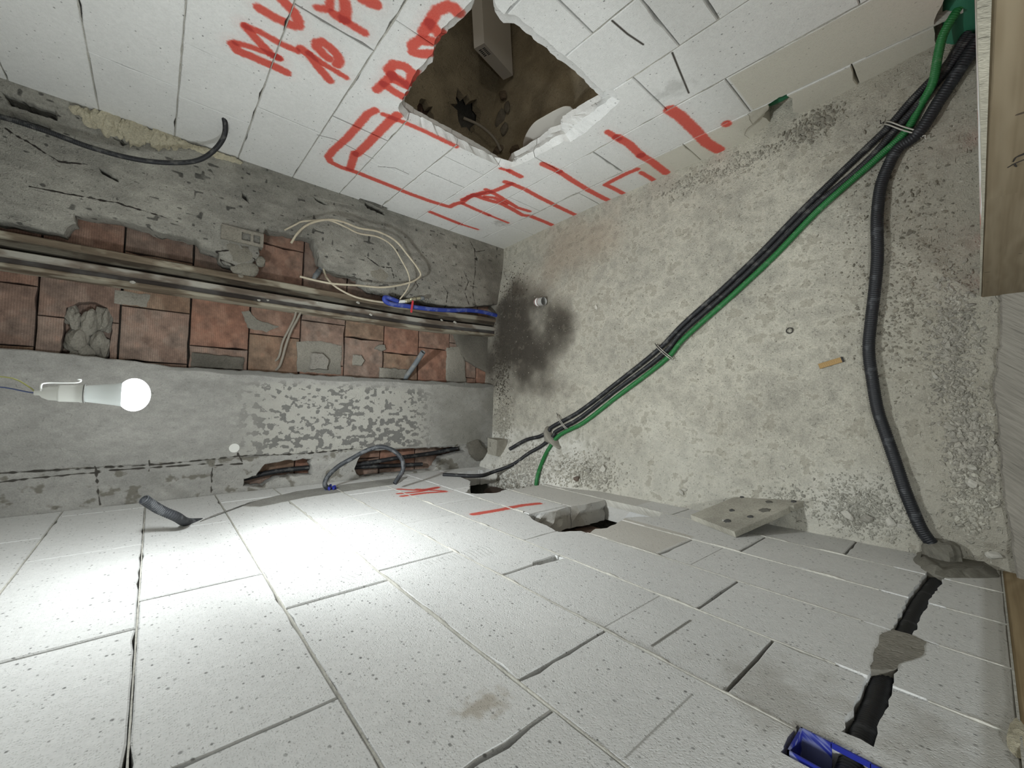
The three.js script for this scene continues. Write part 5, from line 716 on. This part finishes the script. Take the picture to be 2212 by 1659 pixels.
// loose rubble nobody could count
{
  const r = rng(99), variants = [chunk(V3(0, 0, 0), 1, 5, 0.6), chunk(V3(0, 0, 0), 1, 8, 0.45), chunk(V3(0, 0, 0), 1, 21, 0.75)];
  const spots = [[0.2, -0.06, 0.30, 0.07, 1215, 0.0043, '#bab6ac'], [-0.1, -0.03, 0.16, 0.06, 945, 0.0050, '#c2beb4'], [-0.28, -0.03, 0.12, 0.06, 607, 0.0046, '#ccc9be'], [-0.36, -0.30, 0.12, 0.14, 1350, 0.0036, '#c6c4ba'], [-0.37, -0.52, 0.08, 0.12, 270, 0.0033, '#c6c4ba'], [0.35, -0.18, 0.30, 0.16, 675, 0.0036, '#a8a396'], [-0.40, -1.5, 0.13, 0.25, 1215, 0.0046, '#c8c5ba'], [-0.42, -1.95, 0.16, 0.3, 1485, 0.0050, '#d2cfc6'], [-0.12, -2.32, 0.2, 0.12, 945, 0.0040, '#b8b4a8'], [0.3, -2.36, 0.4, 0.12, 1215, 0.0036, '#5c564c'], [0.75, -2.3, 0.35, 0.2, 472, 0.0033, '#625b50'], [1.1, -0.75, 0.06, 0.5, 675, 0.0036, '#bcb8ac'], [1.12, -0.42, 0.06, 0.10, 405, 0.0053, '#b4b0a4'], [0.5, -1.0, 0.7, 1.0, 1215, 0.0020, '#bdb8aa'], [0.7, -0.2, 0.4, 0.18, 540, 0.0033, '#a29d90'], [-0.60, -2.0, 0.12, 0.3, 405, 0.0079, '#b5b1a6']];
  const lists = [[], [], []], M = new THREE.Matrix4(), Q = new THREE.Quaternion(), Eu = new THREE.Euler(), S = new THREE.Vector3();
  for (const [cx, cz, rx, rz, n, s, col] of spots) for (let i = 0; i < n; i++) {
    const a = r() * 6.283, q = Math.sqrt(-Math.log(1 - r() * 0.98)) * 0.62, x = cx + Math.cos(a) * q * rx, z = cz + Math.sin(a) * q * rz; if (x > 1.18 || x < -0.9 || z > 0.03 || (x < -0.475 && (z > -1.72 || z < -2.3)) || z < -2.52) continue;
    const k = s * (0.35 + 0.9 * r() + 1.6 * r() ** 8); Q.setFromEuler(Eu.set(r() * 0.8, r() * 6.28, r() * 0.8)); S.set(k, k, k); M.compose(V3(x, floorN(x, z) + k * 0.15, z), Q, S); lists[Math.floor(r() * 3)].push([M.clone(), hex(col).multiplyScalar(0.75 + 0.5 * r())]);
  }
  lists.forEach((l, v) => { const im = new THREE.InstancedMesh(variants[v], std({ map: grainC }), l.length); l.forEach(([m, c], i) => { im.setMatrixAt(i, m); im.setColorAt(i, c); }); im.name = numbered('rubble'); shadow(im); im.userData = { kind: 'stuff', label: ['grey and white building rubble strewn over the floor', 'flat chips of rubble strewn over the floor', 'rounded crumbs of rubble strewn over the floor'][v], category: 'rubble' }; scene.add(im); });
}
// ------------------------------------------------------------------ things in the room beyond the broken opening
{
  const p0 = V3(2.39193, 0.38581, -2.15695), e1 = V3(0.04308, -0.35581, -0.11573), e2 = V3(0.27507, 0.03176, 0.00475).multiplyScalar(1.9), e3 = V3(-0.00167, 0.02585, -0.0801);
  const t = thing('carton', 'long pale carton with printed labels leaning in the dark side room', 'box', p0.clone().addScaledVector(e1, 0.98)), C = (u, v, w) => p0.clone().addScaledVector(e1, u).addScaledVector(e2, v).addScaledVector(e3, w);
  const faces = [[[0, 0, 0], [0, 1, 0], [0, 1, 1], [0, 0, 1]], [[0, 0, 0], [1, 0, 0], [1, 1, 0], [0, 1, 0]], [[0, 0, 0], [0, 0, 1], [1, 0, 1], [1, 0, 0]], [[1, 0, 0], [1, 0, 1], [1, 1, 1], [1, 1, 0]], [[0, 1, 0], [1, 1, 0], [1, 1, 1], [0, 1, 1]], [[0, 0, 1], [0, 1, 1], [1, 1, 1], [1, 0, 1]]];
  const T = []; for (const f of faces) { const q = f.map((a) => C(...a)); T.push(q[0], q[1], q[2], q[0], q[2], q[3]); }
  const bg = soup(T); part('carton_body', rel(planarUV(bg, uvBox), t.position), new THREE.MeshStandardMaterial({ color: hex('#cfcac2'), roughness: 0.9, side: THREE.DoubleSide }), t);
  const ink = std({ color: hex('#3a3836') }), bar = (nm, u0, u1, v0, v1, w0, w1, d) => { const q = [[u0, v0, w0], [u1, v0, w0], [u1, v1, w1], [u0, v1, w1]].map((a) => C(...a).add(d)); part(nm, rel(soup([q[0], q[1], q[2], q[0], q[2], q[3]]), t.position), new THREE.MeshStandardMaterial({ color: ink.color, side: THREE.DoubleSide }), t); };
  const up = e1.clone().normalize().multiplyScalar(-0.0015), sd = e2.clone().normalize().multiplyScalar(-0.0015);
  for (let i = 0; i < 9; i++) bar('print_line', 0, 0, 0.08 + i * 0.045, 0.1 + i * 0.045, 0.25, 0.7 - 0.1 * (i % 3), up);
  const bar2 = (u0, u1, w0, w1) => { const q = [[u0, 0, w0], [u1, 0, w0], [u1, 0, w1], [u0, 0, w1]].map((a) => C(...a).add(sd)); part('print_mark', rel(soup([q[0], q[1], q[2], q[0], q[2], q[3]]), t.position), new THREE.MeshStandardMaterial({ color: ink.color, side: THREE.DoubleSide }), t); };
  for (let i = 0; i < 6; i++) bar2(0.08 + i * 0.035, 0.1 + i * 0.035, 0.2, 0.45); for (let i = 0; i < 5; i++) bar2(0.08 + i * 0.04, 0.105 + i * 0.04, 0.55, 0.8);
}
{
  const pts = [[1.40, 0.36, -1.72], [1.44, 0.44, -1.685], [1.45, 0.515, -1.53], [1.45, 0.514, -1.448], [1.45, 0.492, -1.33], [1.45, 0.47, -1.31]], g = [], rings = [];
  const cv = new THREE.CatmullRomCurve3(pts.map((p) => V3(p)), false, 'centripetal'); for (let i = 0; i <= 40; i++) { const p = cv.getPointAt(i / 40), d = -0.3; rings.push([[0, 0], [0.004, 0], [0.004 - 0.05, d], [-0.05, d]].map((q) => new THREE.Vector3(p.x + q[0], p.y + q[1], p.z))); }
  single('plastic_sheet', 'curved white sheet standing behind the broken wall edge', 'sheet', planarUV(creased(solid(rings, (p) => new THREE.Vector2(p.x, p.y)), 1.2), uvBox), std({ color: hex('#d8d5cc'), roughness: 0.5 }));
  single('lath', 'dark slat lying on the floor of the side room near the opening edge', 'slat', planarUV(rel(boxG(2.25, 2.5, 0.02, 0.045, -1.64, -1.61), V3(0, 0, 0)), uvBox), std({ color: hex('#3a332b') }));
  single('wire', 'pale wire curling out of the dark hole in the side room', 'wire', tubeGeo([[2.05, 0.34, -2.45], [2.02, 0.22, -2.4], [1.95, 0.12, -2.36], [1.86, 0.08, -2.33]], 0.01, { seg: 8 }), mGreyWire);
  const r = rng(60), names = ['rubble lump under the dark hole in the side room wall', 'brownish rubble lump beside the carton in the side room', 'rubble lump halfway along the foot of the side room wall', 'flat rubble lump nearest the opening in the side room', 'small rubble lump in front of the dark hole', 'rubble lump between brick edge and dark hole']; const sp = [[2.15, -2.38, 0.06], [2.32, -2.36, 0.045], [2.05, -2.34, 0.05], [1.82, -2.2, 0.05], [2.2, -2.3, 0.04], [1.9, -2.4, 0.06]];
  sp.forEach(([x, z, s], i) => single('stone_chunk', names[i], 'stone', chunk(V3(x, 0.05, z), s, 70 + i, 0.6), std({ map: grainC, color: hex(i % 2 ? '#8a7a68' : '#8f877a') }), 'rubble lumps in the side room'));
}
// room shell: plain backs that close the space round the rooms
const shell = struct('wall_outer');
part('back_of_left_wall', boxG(-1.02, -0.92, -0.3, YC, -2.8, 0.03), mMortarDark, shell);
part('backing', boxG(-0.94, -0.62, 0.75, YC, -2.6, 0.02), mMortarDark, shell);

renderer.render(scene, camera);
